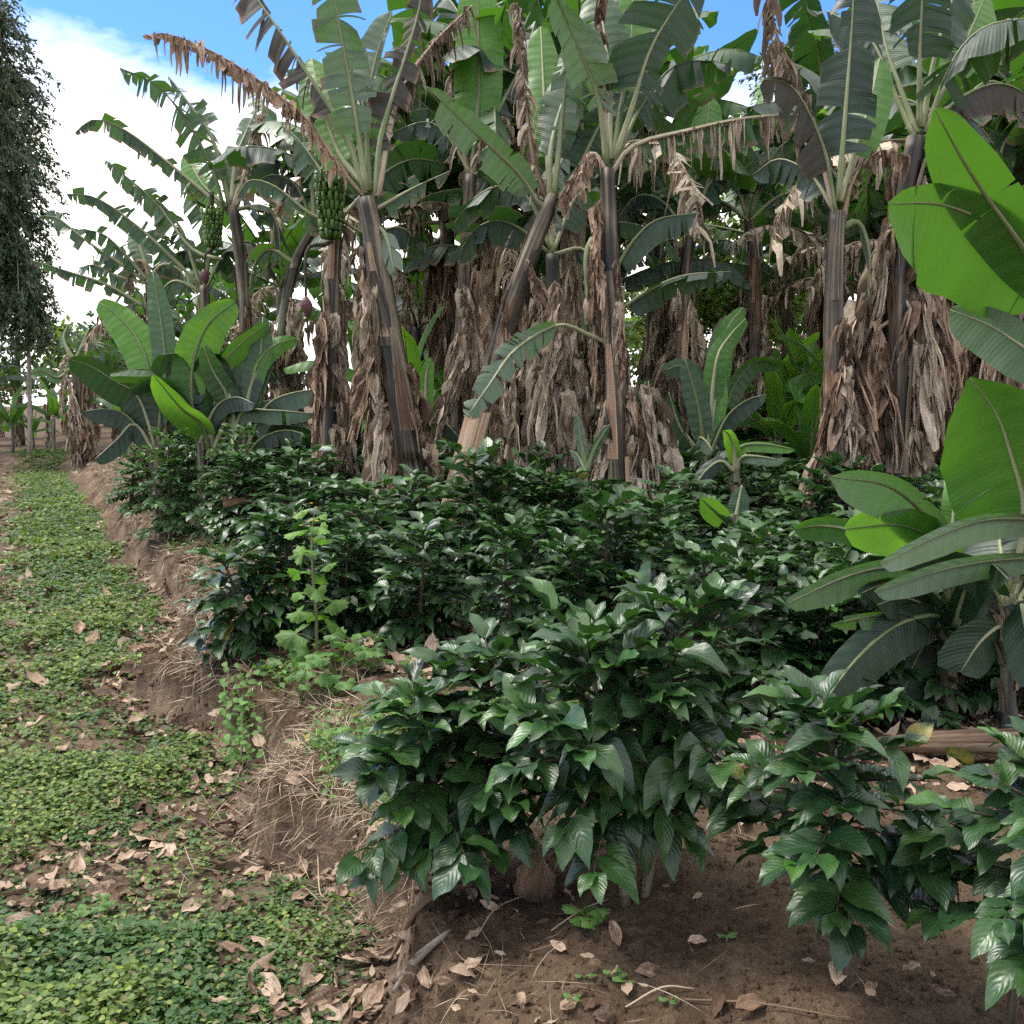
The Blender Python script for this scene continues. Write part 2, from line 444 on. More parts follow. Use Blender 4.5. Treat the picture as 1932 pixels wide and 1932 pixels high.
def shred(mb, C, S, wl, wr, rs, dens=26, tone=None, wr_=(.010, .042)):
    """dead leaf: twisted dry ribbons hanging from the spine"""
    n = len(C); tt = np.linspace(0, 1, n); L = np.linalg.norm(np.diff(C, axis=0), axis=1).sum()
    it = lambda A, q: np.stack([np.interp(q, tt, A[:, k]) for k in range(3)], -1)
    tone = rs.rand() if tone is None else tone
    k = max(6, int(dens * L))
    for sg, w0 in ((-1, wl), (1, wr)):
        for _ in range(k // 2 + 1):
            t = rs.rand() ** .9
            p = it(C, np.array([t]))[0]; s = nrm(it(S, np.array([t])))[0] * sg
            ln = w0 * (.3 + 1.1 * rs.rand()) * (1 - .5 * max(0, t - .7)); wd = wr_[0] + (wr_[1] - wr_[0]) * rs.rand() ** 1.5
            m = 5
            q = np.linspace(0, 1, m)
            out = rs.uniform(.15, .5) if len(wr_) == 2 and wr_[1] > .036 else rs.uniform(.02, .26)
            ctr = p + s * (ln * out * (1 - (1 - q) ** 2))[:, None] + np.array([0, 0, -1.0]) * (ln * (q ** 1.4))[:, None]
            ctr = ctr + (rs.rand(m, 3) - .5) * .07 * ln * q[:, None]
            Td = nrm(np.gradient(ctr, axis=0)); ax = nrm(np.cross(Td, rs.randn(3)))
            tw = rs.uniform(-1.5, 1.5) * q
            bx = np.cross(Td, ax); side = ax * np.cos(tw)[:, None] + bx * np.sin(tw)[:, None]; no = np.cross(Td, side)
            pw = wd * (1 - .75 * q ** 2) * (.5 + .5 * np.minimum(1, q * 4)) * (1 + .4 * (rs.rand(m) - .5))
            fo = rs.uniform(-.9, .9)
            P = np.stack([ctr - side * pw[:, None] + no * (fo * pw)[:, None], ctr, ctr + side * pw[:, None] + no * (fo * pw)[:, None]], 1)
            uv = np.stack(np.broadcast_arrays(np.array([-1, 0, 1.])[None] * .5, (q * ln)[:, None]), -1)
            mb.grid(P, uv, (np.clip(tone + (rs.rand() - .5) * .7, 0, 1), 0, 0, 1))


def add_leaf(root, base, C, S, wl, wr, kind, rag, hang, pf, rs, rad=.028, label=None, droop=.25):
    n = len(C); i0 = int(pf * n)
    mb = MB(); B = C[i0:]; SS = S[i0:]
    if kind in 'xX':
        shred(mb, B, SS, wl, wr, rs, 62 if rag > .5 else 30)
        if rag < .95: blade(mb, B, SS, wl * .7, wr * .7, .9, hang, .8, 0, rs, droop)
        o = mb.build('dead_leaf', M['deadbrown' if kind == 'X' else 'dead'], root, base)
    else:
        dry = {'m': .25, 'b': .18}.get(kind, rs.uniform(.04, .15))
        blade(mb, B, SS, wl, wr, rag, hang, dry, 0, rs, droop)
        o = mb.build('leaf', M[MATS[kind]], root, base)
    r = MB(); tube(r, C[::max(1, n // 12)] if n > 14 else C, [rad, rad * .75, rad * .5, rad * .3, rad * .12], 6, 16, (rs.rand(), 0, 0, 1), flat=.7)
    r.build('midrib', M['ribd' if kind in 'xX' else 'rib'], o, base)
    if label: o['label'] = label
    return o


def view_leaf(root, base, D, spec, rs):
    """a leaf of a hand-placed plant: (kind, half width, rag, hang, depth change, points)"""
    kind, w, rag, hang, dd, pts = spec[:6]
    if D > 6.5 and kind in 'gdpm' and rag >= .1: rag = min(.85, rag + .18)
    opt = spec[6] if len(spec) > 6 else {}
    k = len(pts)
    P = [at(x, y, D + dd * (i / (k - 1)) ** 1.3 + opt.get('d0', 0)) for i, (x, y) in enumerate(pts)]
    C, L = spline(P, 40)
    T = nrm(np.gradient(C, axis=0))
    v = nrm(C - CC)
    S = nrm(np.cross(T, v))                       # across, seen from here; then tilted about the midrib
    tl = opt.get('tilt', rs.uniform(-.6, .6))
    S = nrm(S + tl * v)
    sc = (D + dd * .5) / 966 * TH
    wl, wr = (w if isinstance(w, tuple) else (w, w))
    q = math.sqrt(1 + tl * tl * .5)
    return add_leaf(root, base, C, S, wl * sc * q, wr * sc * q, kind, rag, hang, opt.get('pf', .2), rs, opt.get('rad', .026 * D / 9 + .006), None, opt.get('droop', .25))


# dead leaf shapes that hang down along a trunk
DEADM = []
for i in range(14):
    rs = np.random.RandomState(100 + i)
    L = rs.uniform(.8, 1.5)
    C, _ = spline([(0, 0, 0), (.04, 0, .03), (.07, .02 * rs.randn(), -.14), (.05 + .02 * rs.randn(), .04 * rs.randn(), -.5 * L), (.03 + .04 * rs.rand(), .07 * rs.randn(), -L)], 24)
    S = np.tile(np.array([[.12, 1, 0]]), (24, 1))
    mb = MB(); shred(mb, C, S, .42, .42, rs, 30, rs.rand(), (.010, .034))
    # long folded sheets of dried blade, puckered along their length
    for q in range(11):
        t = rs.randint(2, 19); m_ = 9
        u = np.linspace(0, 1, m_); wv = np.linspace(-1, 1, 5)
        ln = rs.uniform(.25, .75); wd = rs.uniform(.022, .066)
        ph = rs.rand(4) * 6; az = rs.uniform(-1.4, 1.4); tw = rs.uniform(-1.6, 1.6); kink = rs.uniform(.3, .7); kd = rs.uniform(-.10, .12)
        Pg = np.zeros((m_, 5, 3))
        for a in range(m_):
            aa = az + tw * u[a]
            lat = np.array([-math.sin(aa), math.cos(aa), 0]); outv = np.array([math.cos(aa), math.sin(aa), 0])
            wid = wd * (.35 + .9 * math.sin(PI * min(1, .12 + u[a] * .85)) ** .7) * (1 - .35 * u[a]) * (1 + .25 * math.sin(ph[2] + 9 * u[a]))
            for b in range(5):
                Pg[a, b] = C[t] + lat * wid * wv[b] + outv * (.012 + wid * .8 * abs(wv[b]) * math.sin(ph[0] + 3 * u[a]) + .018 * math.sin(ph[1] + wv[b] * 3 + u[a] * 8) + kd * max(0, u[a] - kink)) + np.array([0, .05 * math.sin(ph[3]) * u[a], -ln * u[a] + .012 * math.sin(ph[2] + wv[b] * 4)])
        uvg = np.stack(np.broadcast_arrays(wv[None] * .5, (u * ln)[:, None]), -1)
        mb.grid(Pg, uvg, (np.clip(rs.rand() * 1.4 - .2, 0, 1), 0, 0, 1))
    r = MB(); tube(r, C[::3], [.014, .010, .007, .003], 5, 12)
    DEADM.append((mb.mesh('dead_leaf', M['dead']), mb.mesh('dead_leaf', M['deadbrown']), r.mesh('midrib', M['ribd'])))


def skirt(root, base, axis, t0, t1, n, rs, brown=.3, scale=1., rad=.1, az0=0, azr=PI):
    """n dead leaves hanging round the trunk axis (k x 3 points) between fractions t0..t1"""
    A, L = spline(axis, 40)
    for i in range(n):
        t = t0 + (t1 - t0) * (i + rs.rand()) / n
        p = A[int(t * 39)]
        az = az0 + rs.uniform(-azr, azr)
        a, b, r = DEADM[rs.randint(len(DEADM))]
        o = bpy.data.objects.new('dead_leaf', b if rs.rand() < brown else a); COL.objects.link(o); o.parent = root
        room = max(.35, (p[2] - float(gz(p[0], p[1]))))
        s = scale * rs.uniform(.75, 1.15); s = min(s, room / .95)
        o.location = Vector(p - base + rad * .75 * np.array([math.cos(az), math.sin(az), 0])); o.rotation_euler = (rs.randn() * .12, rs.randn() * .12, az)
        o.scale = (s * rs.uniform(.8, 1.35), s * rs.uniform(.8, 1.3), s)
        q = bpy.data.objects.new('midrib', r); COL.objects.link(q); q.parent = o


def fruit_bunch(root, base, top, h, w, rs, bud=None, sag=None):
    """bunch hanging at top (world), h high, w wide"""
    mb = MB(); end = top + np.array([0, 0, -h])
    tube(mb, [top + np.array([0, 0.02, .25]), top, .5 * (top + end), end] + ([sag, bud] if bud is not None else []), [.03, .03, .025, .02] + ([.014, .012] if bud is not None else []), 7, 20)
    b = mb.build('fruit_bunch', M['stalk'], root, base)
    nh = 7
    for k in range(nh):
        hb = MB(); z = top[2] - h * (k + .35) / nh
        R = w * .5 * (1 - .35 * k / nh)
        for j in range(13):
            a = 2 * PI * (j + .5 * (k % 2)) / 13 + rs.randn() * .08
            u = np.array([math.cos(a), math.sin(a), 0]); l = h / nh * rs.uniform(1.25, 1.6)
            ctr = np.array([top[0], top[1], z])
            tube(hb, [ctr + u * .03, ctr + u * R * .75 + np.array([0, 0, -.01]), ctr + u * R * 1.0 + np.array([0, 0, l * .45]), ctr + u * R * .93 + np.array([0, 0, l])], [.010, .02, .021, .017, .006], 6, 8, (rs.rand(), 0, 0, 1))
        hb.build('fruit_hand', M['fruit'], b, base)
    if bud is not None: flower_bud(root, base, bud, .19)
    return b


def flower_bud(root, base, p, h):
    mb = MB()
    tube(mb, [p, p + np.array([0, 0, -h * .25]), p + np.array([.01, 0, -h * .6]), p + np.array([.015, 0, -h])], [.018, .045, .056, .048, .03, .004], 12, 16, (.5, 0, 0, 1), rough=.03)
    return mb.build('flower_bud', M['bud'], root, base)


def trunk(root, base, axis, r0, r1, mat='trunk', rs=RS):
    mb = MB(); n = 34
    tube(mb, axis, [r0 * 1.18, r0, r0 * .9, (r0 + r1) / 2, r1], 16, n, (rs.uniform(.1, .5), 0, 0, 1), rough=.09)
    o = mb.build('trunk', M[mat], root, base)
    # dry sheath flaps lying against the stem
    A, L = spline(axis, 40)
    for k in range(11):
        f = MB(); i = rs.randint(5, 34); j = min(39, i + rs.randint(4, 12)); az = rs.uniform(-PI, PI); wd = rs.uniform(.3, .75)
        th = az + np.linspace(-wd, wd, 6)
        rr = np.interp(np.linspace(i, j, 8) / 39, [0, .3, 1], [r0 * 1.12, r0, r1]) * 1.05 + .006
        tap = 1 - .65 * np.linspace(0, 1, 8) ** 2
        Pc = A[np.linspace(i, j, 8).astype(int)]
        thh = az + (th - az)[None] * tap[:, None]
        P = Pc[:, None] + (rr + .03 * np.linspace(0, 1, 8) ** 3)[:, None, None] * np.stack([np.cos(thh), np.sin(thh), 0 * thh], -1)
        uv = np.stack(np.broadcast_arrays(np.linspace(0, 1, 6)[None], np.linspace(0, L * (j - i) / 39, 8)[:, None]), -1)
        f.grid(P, uv, (rs.rand(), 0, 0, 1)); f.build('leaf_sheath', M['sheath' if rs.rand() < .3 else 'trunk'], root, base)
    return o


def plant(label, D, tr, specs, w=(50, 30), sk=None, seed=1, cat='banana plant', group='tall banana plants', mat='trunk', name='banana_plant', extra=0):
    """hand-placed banana plant; tr = trunk points in the photo, bottom first"""
    rs = np.random.RandomState(seed)
    P = [at(x, y, D) for x, y in tr]
    b = P[0].copy(); b[2] = float(gz(b[0], b[1])); P[0] = b - np.array([0, 0, .05])
    root = thing(name, b, label, cat, group)
    sc = D / 966 * TH / 2
    trunk(root, b, P, w[0] * sc, w[1] * sc, mat, rs)
    for s in specs: view_leaf(root, b, D, (s[0], s[1] * .86 if not isinstance(s[1], tuple) else s[1], *s[2:]) if extra == 4 else s, rs)
    x0, y0 = tr[-1]
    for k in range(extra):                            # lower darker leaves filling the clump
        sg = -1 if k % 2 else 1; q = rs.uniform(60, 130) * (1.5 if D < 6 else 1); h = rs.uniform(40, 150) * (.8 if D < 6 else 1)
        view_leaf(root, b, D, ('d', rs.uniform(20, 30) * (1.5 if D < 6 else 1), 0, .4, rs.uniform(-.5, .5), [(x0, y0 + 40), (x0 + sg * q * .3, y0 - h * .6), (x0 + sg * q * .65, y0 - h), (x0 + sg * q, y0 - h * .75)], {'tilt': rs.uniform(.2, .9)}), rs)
    if sk:
        for q in sk: skirt(root, b, P, *q[:3], rs, **(q[3] if len(q) > 3 else {}))
    return root, b, P


# ------------------------------------------------------------------ ground sheets
def axis_pts(lo, hi, fine_lo, fine_hi, step, grow):
    a = list(np.arange(fine_lo, fine_hi, step)); s = step
    x = fine_hi
    while x < hi: a.append(x); s = min(s * grow, 25); x += s
    s = step; x = fine_lo - step; pre = []
    while x > lo: pre.append(x); s = min(s * grow, 25); x -= s
    return np.array(pre[::-1] + a)


gx = axis_pts(-260, 260, -2.6, 2.6, .026, 1.05)
gy = axis_pts(-60, 400, 1.3, 6.5, .026, 1.028)
XX, YY = np.meshgrid(gx, gy)
ZZ = gz(XX, YY)
PP = np.stack([XX, YY, ZZ], -1)
dd_ = edge_d(XX, YY)
isP = (dd_[:-1, :-1] < .05) & (YY[:-1, :-1] < 27)
idx = np.arange(XX.size).reshape(XX.shape)
F = np.stack([idx[:-1, :-1], idx[:-1, 1:], idx[1:, 1:], idx[1:, :-1]], -1)
for nm, sel, mt in (('path', isP, 'pathsoil'), ('ground', ~isP, 'soil')):
    f = F[sel]; u, inv = np.unique(f, return_inverse=True)
    mb = MB(); mb.v = [PP.reshape(-1, 3)[u]]; mb.f = [inv.reshape(-1, 4)]; mb.uv = [np.zeros((len(u), 2))]; mb.c = [np.ones((len(u), 4))]
    tag(mb.build(nm, M[mt]), kind='structure')


# ------------------------------------------------------------------ coffee shrubs
def coffee_mesh(seed, h, rad, leafL, nstem=1, dens=1.0, ns=6, nc=4, bare=.16, droop=.22):
    rs = np.random.RandomState(seed)
    st = MB(); base = []; dr = []; nr = []; LL = []; tw = []; young = []
    for s in range(nstem):
        ox = np.array([rs.uniform(-.05, .05), rs.uniform(-.05, .05), -.04]) * (1 if nstem > 1 else 0) + np.array([0, 0, -.03])
        lean = np.array([rs.randn() * .07, rs.randn() * .07, 0]) * h + (ox * np.array([3, 3, 0]))
        hh = h * (1 if s == 0 else rs.uniform(.75, .95))
        pts = [ox, ox + lean * .3 + np.array([rs.randn() * .012, rs.randn() * .012, hh * .35]), ox + lean * .6 + np.array([0, 0, hh * .7]), ox + lean + np.array([0, 0, hh])]
        tube(st, pts, [.019, .016, .011, .005], 7, 24, (rs.rand(), 0, 0, 1), rough=.15)
        A, _ = spline(pts, 60)
        nn = int(hh * (1 - bare) / .062 * dens); az = rs.rand() * PI
        for k in range(nn):
            f = bare + (1 - bare) * (k + .5) / nn
            p = A[min(59, int(f * 59))]; az += PI / 2 + rs.randn() * .35
            g = (f - bare) / (1 - bare)
            bl = rad * (1.0 - .62 * g ** 1.6) * (.72 + .28 * min(1, g * 4)) * rs.uniform(.75, 1.12)
            el = -.12 + .9 * g ** 1.4 + rs.randn() * .1
            for sg in (0, PI):
                a = az + sg + rs.randn() * .12
                u = np.array([math.cos(a) * math.cos(el), math.sin(a) * math.cos(el), math.sin(el)])
                q = np.linspace(0, 1, 8)
                Bp = p + u * (bl * q)[:, None] + np.array([0, 0, -droop * bl]) * (q ** 2)[:, None]
                tube(st, Bp[[0, 3, 5, 7]], [.006, .0045, .002], 4, 5, (rs.rand() * .5 + .2, 0, 0, 1), cap=False)
                npair = max(2, int(bl / (leafL * .34)))
                for j in range(npair):
                    t = .12 + .88 * (j + .6) / npair
                    pb = np.array([np.interp(t, q, Bp[:, i]) for i in range(3)])
                    lat = nrm(np.cross(u, [0, 0, 1.0]))
                    last = j == npair - 1
                    for s2 in (-1, 1):
                        fwd = .75 if not last else 1.5
                        d = u * fwd + lat * s2 * (1.0 if not last else .55) + np.array([0, 0, rs.uniform(-.6, .2) - (.15 if g < .4 else 0) + .5 * g])
                        base.append(pb); dr.append(d + rs.randn(3) * .16); nr.append(np.array([0, 0, 1.0]) + u * .15 + rs.randn(3) * .22)
                        LL.append(leafL * rs.uniform(.55, 1.2) * (.8 if last else 1)); young.append(rs.rand() * .28 + (.35 * rs.rand() if last and rs.rand() < .3 else 0))
        for k in range(6):
            a = k * PI / 2.1 + rs.rand(); e = .3 + .2 * k
            base.append(A[59 - k]); dr.append(np.array([math.cos(a), math.sin(a), e])); nr.append(np.array([-math.cos(a) * .5, -math.sin(a) * .5, 1]))
            LL.append(leafL * rs.uniform(.5, .95)); young.append(rs.uniform(.3, .8))
    n = len(base)
    col = np.stack([rs.rand(n), (rs.rand(n) < .012) * rs.uniform(.3, .52, n), np.array(young), np.ones(n)], 1)
    lf = MB(); LL = np.array(LL)
    leaves(lf, np.array(base), np.array(dr), np.array(nr), LL, LL * rs.uniform(.27, .325, n), rs.uniform(.05, .5, n), rs.uniform(.05, .5, n), .11, col, ns, nc)
    return st, lf


def coffee_proto(seed, h, rad, leafL, **k):
    mat = k.pop('mat', 'coffee')
    st, lf = coffee_mesh(seed, h, rad, leafL, **k)
    return st.mesh('stem', M['bark']), lf.mesh('foliage', M[mat])


CF = [coffee_proto(300 + i,   .88, .42 + .03 * (i % 3), .16, nstem=1 + (i % 2), dens=1.35) for i in range(6)]
CN = [coffee_proto(380 + i, .90, .41 + .03 * (i % 2), .18, nstem=1 + (i % 2), dens=2.0, ns=9, nc=4, bare=.43, droop=.12) for i in range(4)]
CB = [coffee_proto(330 + i, .92, .60, .15, nstem=2, dens=1.05, ns=4, nc=2) for i in range(5)]
CS = [coffee_proto(350 + i, 1.15, .48, .12, nstem=3, dens=.75, ns=4, nc=2, mat='shrub', bare=.2) for i in range(2)]


def shrub(proto, p, s, rz, label, group=None, cat='coffee shrub', name='coffee_shrub', sz=1.0, sxy=1.0):
    t = thing(name, p, label, cat, group); t.rotation_euler = (0, 0, rz); t.scale = (s * sxy, s * sxy, s * sz)
    for nm, me in zip(('stem', 'foliage'), proto):
        o = bpy.data.objects.new(nm, me); COL.objects.link(o); o.parent = t
    return t


GC = 'coffee shrubs planted in rows beside the path'
front = [  # px, py of foot, top py, proto, rotation, label
    (880, 1684, 1215, 3, 2.4, 'two-stemmed coffee shrub standing by the bark strip at the bank edge'),
    (1205, 1692, 1085, 1, 1.2, 'tallest foreground coffee shrub with bright green new leaves at its top'),
    (1600, 1862, 1325, 2, .9, 'single-stemmed coffee shrub on bare soil in front of the fallen brown log'),
    (1905, 1960, 1390, 2, 4.0, 'coffee shrub cut by the right edge of the photo in front of the log'),
    (478, 1216, 958, 3, .8, 'coffee shrub on a bare soil hump behind the tall lobed weed'),
    (800, 1212, 962, 5, 2.2, 'coffee shrub with one yellow leaf behind the foreground coffee pair'),
    (1085, 1195, 1000, 1, 5.2, 'coffee shrub showing greyish leaves just behind the tallest foreground shrub'),
    (1470, 1365, 1040, 3, 3.0, 'shaded coffee shrub left of the drooping banana leaves, behind the log'),
    (640, 1195, 990, 1, 3.7, 'coffee shrub tucked directly behind the tall lobed weed'),
    (1260, 1215, 985, 0, 4.4, 'coffee shrub right behind the bright top of the tallest foreground shrub'),
    (1640, 1300, 1010, 4, 1.0, 'dark coffee shrub under the drooping pale banana leaves at right'),
    (950, 1140, 950, 2, 2.9, 'coffee shrub at the foot of the leaning banana trunk, second row'),
    (1500, 1230, 985, 5, .2, 'coffee shrub in front of the banana trunk with smooth purple sheath'),
    (1335, 1318, 1030, 4, 1.2, 'coffee shrub half hidden behind the right side of the tallest foreground shrub'),
    (1570, 1345, 1040, 1, 5.0, 'shaded coffee shrub between the log end and the drooping banana leaf tip'),
    (1130, 1262, 1010, 3, 3.3, 'coffee shrub seen over the gap between the two foreground coffee shrubs'),
    (1400, 1262, 1000, 2, 0.6, 'coffee shrub in the dense dark mass left of the wide drooping leaves'),
    (1725, 1345, 1075, 4, 2.2, 'dark coffee shrub behind the stems of the low drooping young banana'),
    (1865, 1335, 1080, 1, 3.6, 'dark coffee shrub behind the big bright leaves at the right edge'),
    (960, 1235, 985, 4, 2.0, 'coffee shrub straight behind the left foreground shrub, weeds at its foot'),
    (560, 1205, 985, 0, 5.5, 'coffee shrub immediately left of the tall lobed weed'),
]
occ = []
for (px, py, ty, k, rz, lb) in front:
    p = gp(px, py); D = topx(p)[2]
    h = (py - ty) / 966 * TH * D
    s = h / .90
    shrub(CN[k % 4] if py > 1600 else CF[k], p, s, rz, lb, GC, sz=1.0, sxy=.80 if py == 1692 else .95 if py > 1600 else 1.0)
    occ.append((p[0], p[1], .55 * s))
# the left shrubs with lighter leaves at the bend of the bank
for i, (px, py, ty, lb) in enumerate([(325, 1018, 800, 'loose pale-leaved shrub at the bank edge below the young banana clump'),
                                      (430, 1000, 790, 'upright pale-leaved shrub in front of the young banana clump, left of the reddish log'),
                                      (245, 965, 830, 'small pale-leaved shrub at the far left end of the bank')]):
    p = gp(px, py); D = topx(p)[2]
    shrub(CS[i % 2], p, (py - ty) / 966 * TH * D / 1.2, i * 2.0, lb, 'pale leaved shrubs on the bank', 'shrub', 'leafy_shrub')
    occ.append((p[0], p[1], .4))
rs = np.random.RandomState(12)
marks = [(470, 'near the reddish log'), (760, 'before the shaggy trunk with grey upright leaf'), (960, 'at the foot of the leaning banana trunk'),
         (1250, 'before the green-streaked central trunk'), (1500, 'below the bright mid-distance young bananas'), (1750, 'before the purplish banana trunk'), (9999, 'shaded by broad leaves at right edge')]
nfill = 0
for row in range(14):
    y = 4.3 + row * .86
    for x in np.arange(-9, 8.5, .82):
        xx = x + rs.uniform(-.2, .2) + (row % 2) * .4; yy = y + rs.uniform(-.2, .2)
        d = float(edge_d(xx, yy))
        if d < .75: continue
        X, Y, D = topx(np.array([xx, yy, float(gz(xx, yy))]))
        if X < 180 or X > 2010: continue
        if any((xx - a) ** 2 + (yy - b) ** 2 < r * r * .8 for a, b, r in occ): continue
        if X < 700 and D < 6.2: continue
        if D > 12.5 and X > 700 and rs.rand() < .35: continue
        # keep the look-through gap with litter between the first rows
        if D < 5.0 and 640 < X < 1420: continue
        zone = next(t for m_, t in marks if X < m_)
        rowname = 'nearer' if D < 7 else ('middle' if D < 10 else 'farther')
        shrub((CF if D < 6.2 else CB)[nfill % 5], (xx, yy, float(gz(xx, yy))), rs.uniform(.85, 1.12), rs.rand() * 6.3, 'glossy coffee shrub of the %s rows, %s' % (rowname, zone), 'coffee shrubs of the %s rows %s' % (rowname, zone), sz=rs.uniform(.8, 1.02))
        nfill += 1
print('coffee fill', nfill)

# ------------------------------------------------------------------ hand-placed banana plants
U = dict
r1 = plant('banana plant with long grey upright leaf and shaggy brown skirt, left of the leaning trunk', 8.6,
      [(801, 1046), (785, 940), (745, 690), (715, 520), (702, 430), (690, 375)],
      [('b', (10, 62), .75, .45, .6, [(688, 365), (648, 248), (551, 94), (480, -10), (440, -70)], U(pf=.28)),
       ('X', 42, .9, .95, -.3, [(685, 370), (640, 315), (571, 218), (437, 118), (325, 66), (269, 68)], U(pf=.12)),
       ('y', 40, 0, .1, .5, [(688, 350), (640, 290), (605, 190), (588, 110)], U(tilt=.2)),
       ('p', 56, .3, .1, -.5, [(692, 360), (672, 230), (650, 100), (632, 0), (620, -90)], U(tilt=.1, pf=.25)),
       ('p', (8, 40), .1, 0, .3, [(697, 360), (693, 250), (697, 170), (715, 90), (740, 22)], U(tilt=.2, pf=.45)),
       ('b', 46, .7, .35, .2, [(708, 372), (718, 260), (750, 150), (785, 40), (800, -40)], U(tilt=.2)),
       ('x', 44, .9, .9, .5, [(712, 370), (750, 190), (810, 90), (890, 10)], U(pf=.35)),
       ('m', 34, .6, .6, 0, [(710, 395), (780, 355), (850, 322)], U(pf=.1)),
       ('p', 24, .2, .5, -.2, [(705, 420), (728, 445), (745, 515)])],
      (56, 36), [(.18, .7, 22, U(rad=.10, brown=.2, az0=2.9, azr=1.1)), (.2, .55, 8, U(rad=.10, brown=.2, az0=.3, azr=.8)), (.55, .95, 12, U(rad=.08, brown=.4, scale=.7))], 1)
_, b2, _ = r2 = plant('dark banana trunk carrying the big green fruit bunch', 9.6,
      [(616, 1000), (622, 800), (626, 600), (632, 460), (642, 400)],
      [('m', 40, .7, .8, 0, [(640, 420), (588, 405), (521, 353), (470, 340), (448, 372)], U(pf=.1)),
       ('g', 42, .4, .4, .3, [(640, 410), (610, 330), (560, 260), (530, 235)]),
       ('d', 46, .3, .3, .4, [(645, 410), (720, 330), (780, 300), (840, 310)]),
       ('d', 42, .3, .5, .2, [(645, 415), (690, 440), (760, 430), (800, 480)]),
       ('g', 40, .2, .3, .4, [(640, 405), (655, 330), (690, 250), (740, 210)])],
      (30, 22), [(.05, .8, 15, U(rad=.08, brown=.4))], 2)
fruit_bunch(r2[0], b2, at(622, 340, 9.25), .56, .27, np.random.RandomState(5), at(577, 560, 9.1), at(580, 470, 9.15))
plant('slim dark banana trunk between the grey-leaved and the leaning plants', 9.8,
      [(855, 1000), (862, 750), (876, 540), (882, 420), (888, 330)],
      [('y', 46, .1, 0, .3, [(888, 330), (900, 240), (903, 120), (902, 20), (897, -60)], U(tilt=0)),
       ('d', 45, .5, .4, .3, [(890, 330), (840, 250), (800, 230), (740, 250)]),
       ('d', 45, .5, .3, .5, [(893, 330), (935, 220), (985, 120), (1010, 40)]),
       ('x', 40, .9, .9, .2, [(885, 330), (866, 240), (850, 170), (862, 120)]),
       ('x', 36, .9, .9, -.1, [(886, 340), (915, 260), (940, 220), (960, 240)]),
       ('g', 42, .4, .5, 0, [(890, 335), (940, 300), (1000, 300), (1040, 350)])],
      (28, 22), [(.1, .8, 12, U(rad=.08))], 3)
r4 = plant('banana plant with leaning dark trunk and peeled tan sheath at its foot', 8.4,
      [(838, 1010), (872, 915), (905, 790), (955, 610), (1000, 480), (1045, 370)],
      [('p', (34, 42), .1, .2, -.5, [(1020, 392), (985, 335), (940, 290), (880, 235), (803, 163)], U(pf=.1, tilt=.3)),
       ('x', 36, .9, .9, 0, [(1030, 380), (1005, 290), (988, 150), (975, 5)], U(pf=.05)),
       ('g', 45, .1, .1, .4, [(1035, 375), (1040, 280), (1060, 200), (1090, 120), (1095, 30)]),
       ('p', 36, .5, .5, -.1, [(1045, 370), (1058, 250), (1072, 110), (1085, 50)], U(pf=.35)),
       ('d', 55, .2, .3, .3, [(1055, 370), (1090, 320), (1130, 240), (1180, 170)]),
       ('X', 26, .9, .9, -.1, [(998, 480), (1040, 400), (1085, 329), (1120, 300)], U(pf=.3)),
       ('y', 36, 0, .1, .6, [(1040, 370), (1030, 250), (1025, 150), (1020, 50)]),
       ('d', 40, .3, .4, .4, [(1035, 380), (960, 350), (900, 370), (850, 430)])],
      (44, 28), [(.35, .85, 9, U(rad=.08, scale=.5, brown=.5))], 4)
r5 = plant('tallest banana plant at centre with green-streaked dark foot and horizontal dead leaf', 8.0,
      [(1168, 1090), (1165, 945), (1160, 700), (1150, 470), (1146, 320)],
      [('p', (66, 40), .2, .35, -.5, [(1145, 310), (1130, 190), (1100, 110), (1060, 20), (1030, -50)], U(pf=.3, tilt=.2)),
       ('g', 48, .1, .1, .4, [(1150, 300), (1150, 170), (1140, 60), (1120, -40)], U(pf=.4)),
       ('y', 40, 0, .1, .5, [(1155, 300), (1175, 180), (1190, 80), (1195, -30)], U(pf=.35)),
       ('d', (70, 90), .15, .4, -.5, [(1160, 300), (1192, 205), (1225, 100), (1270, 20), (1330, -60)], U(pf=.35, tilt=.3)),
       ('d', 58, .3, .4, .2, [(1160, 310), (1210, 200), (1280, 120), (1380, 120)], U(pf=.3)),
       ('X', 26, .9, .95, -.3, [(1143, 300), (1140, 160), (1132, 60), (1135, -30)], U(pf=.3)),
       ('m', (62, 8), .8, .95, -.3, [(1150, 335), (1193, 275), (1297, 245), (1404, 222), (1520, 212)], U(pf=.2)),
       ('x', (52, 10), 1, .95, -.35, [(1150, 337), (1193, 277), (1297, 247), (1404, 224), (1520, 214)], U(pf=.2)),
       ('d', 46, .15, .6, -.3, [(1160, 510), (1195, 455), (1240, 415), (1314, 402)], U(pf=.1)),
       ('d', 34, .15, .5, -.2, [(1165, 590), (1220, 550), (1290, 520), (1380, 512)], U(pf=.1)),
       ('g', 34, .3, .8, 0, [(1140, 430), (1108, 470), (1108, 560), (1122, 660)]),
       ('p', 32, .35, .1, -.9, [(1150, 650), (1095, 625), (1049, 613), (971, 660), (930, 715), (881, 786)], U(pf=.3, tilt=.2)),
       ('X', 30, .9, .9, -.1, [(1140, 320), (1120, 290), (1100, 310), (1092, 360)])],
      (46, 28), [(.14, .6, 16, U(rad=.13, az0=.25, azr=.9, brown=.3)), (.15, .5, 10, U(rad=.28, az0=.1, azr=.7, brown=.25)), (.4, .95, 16, U(rad=.08, scale=.7, brown=.5))], 5)
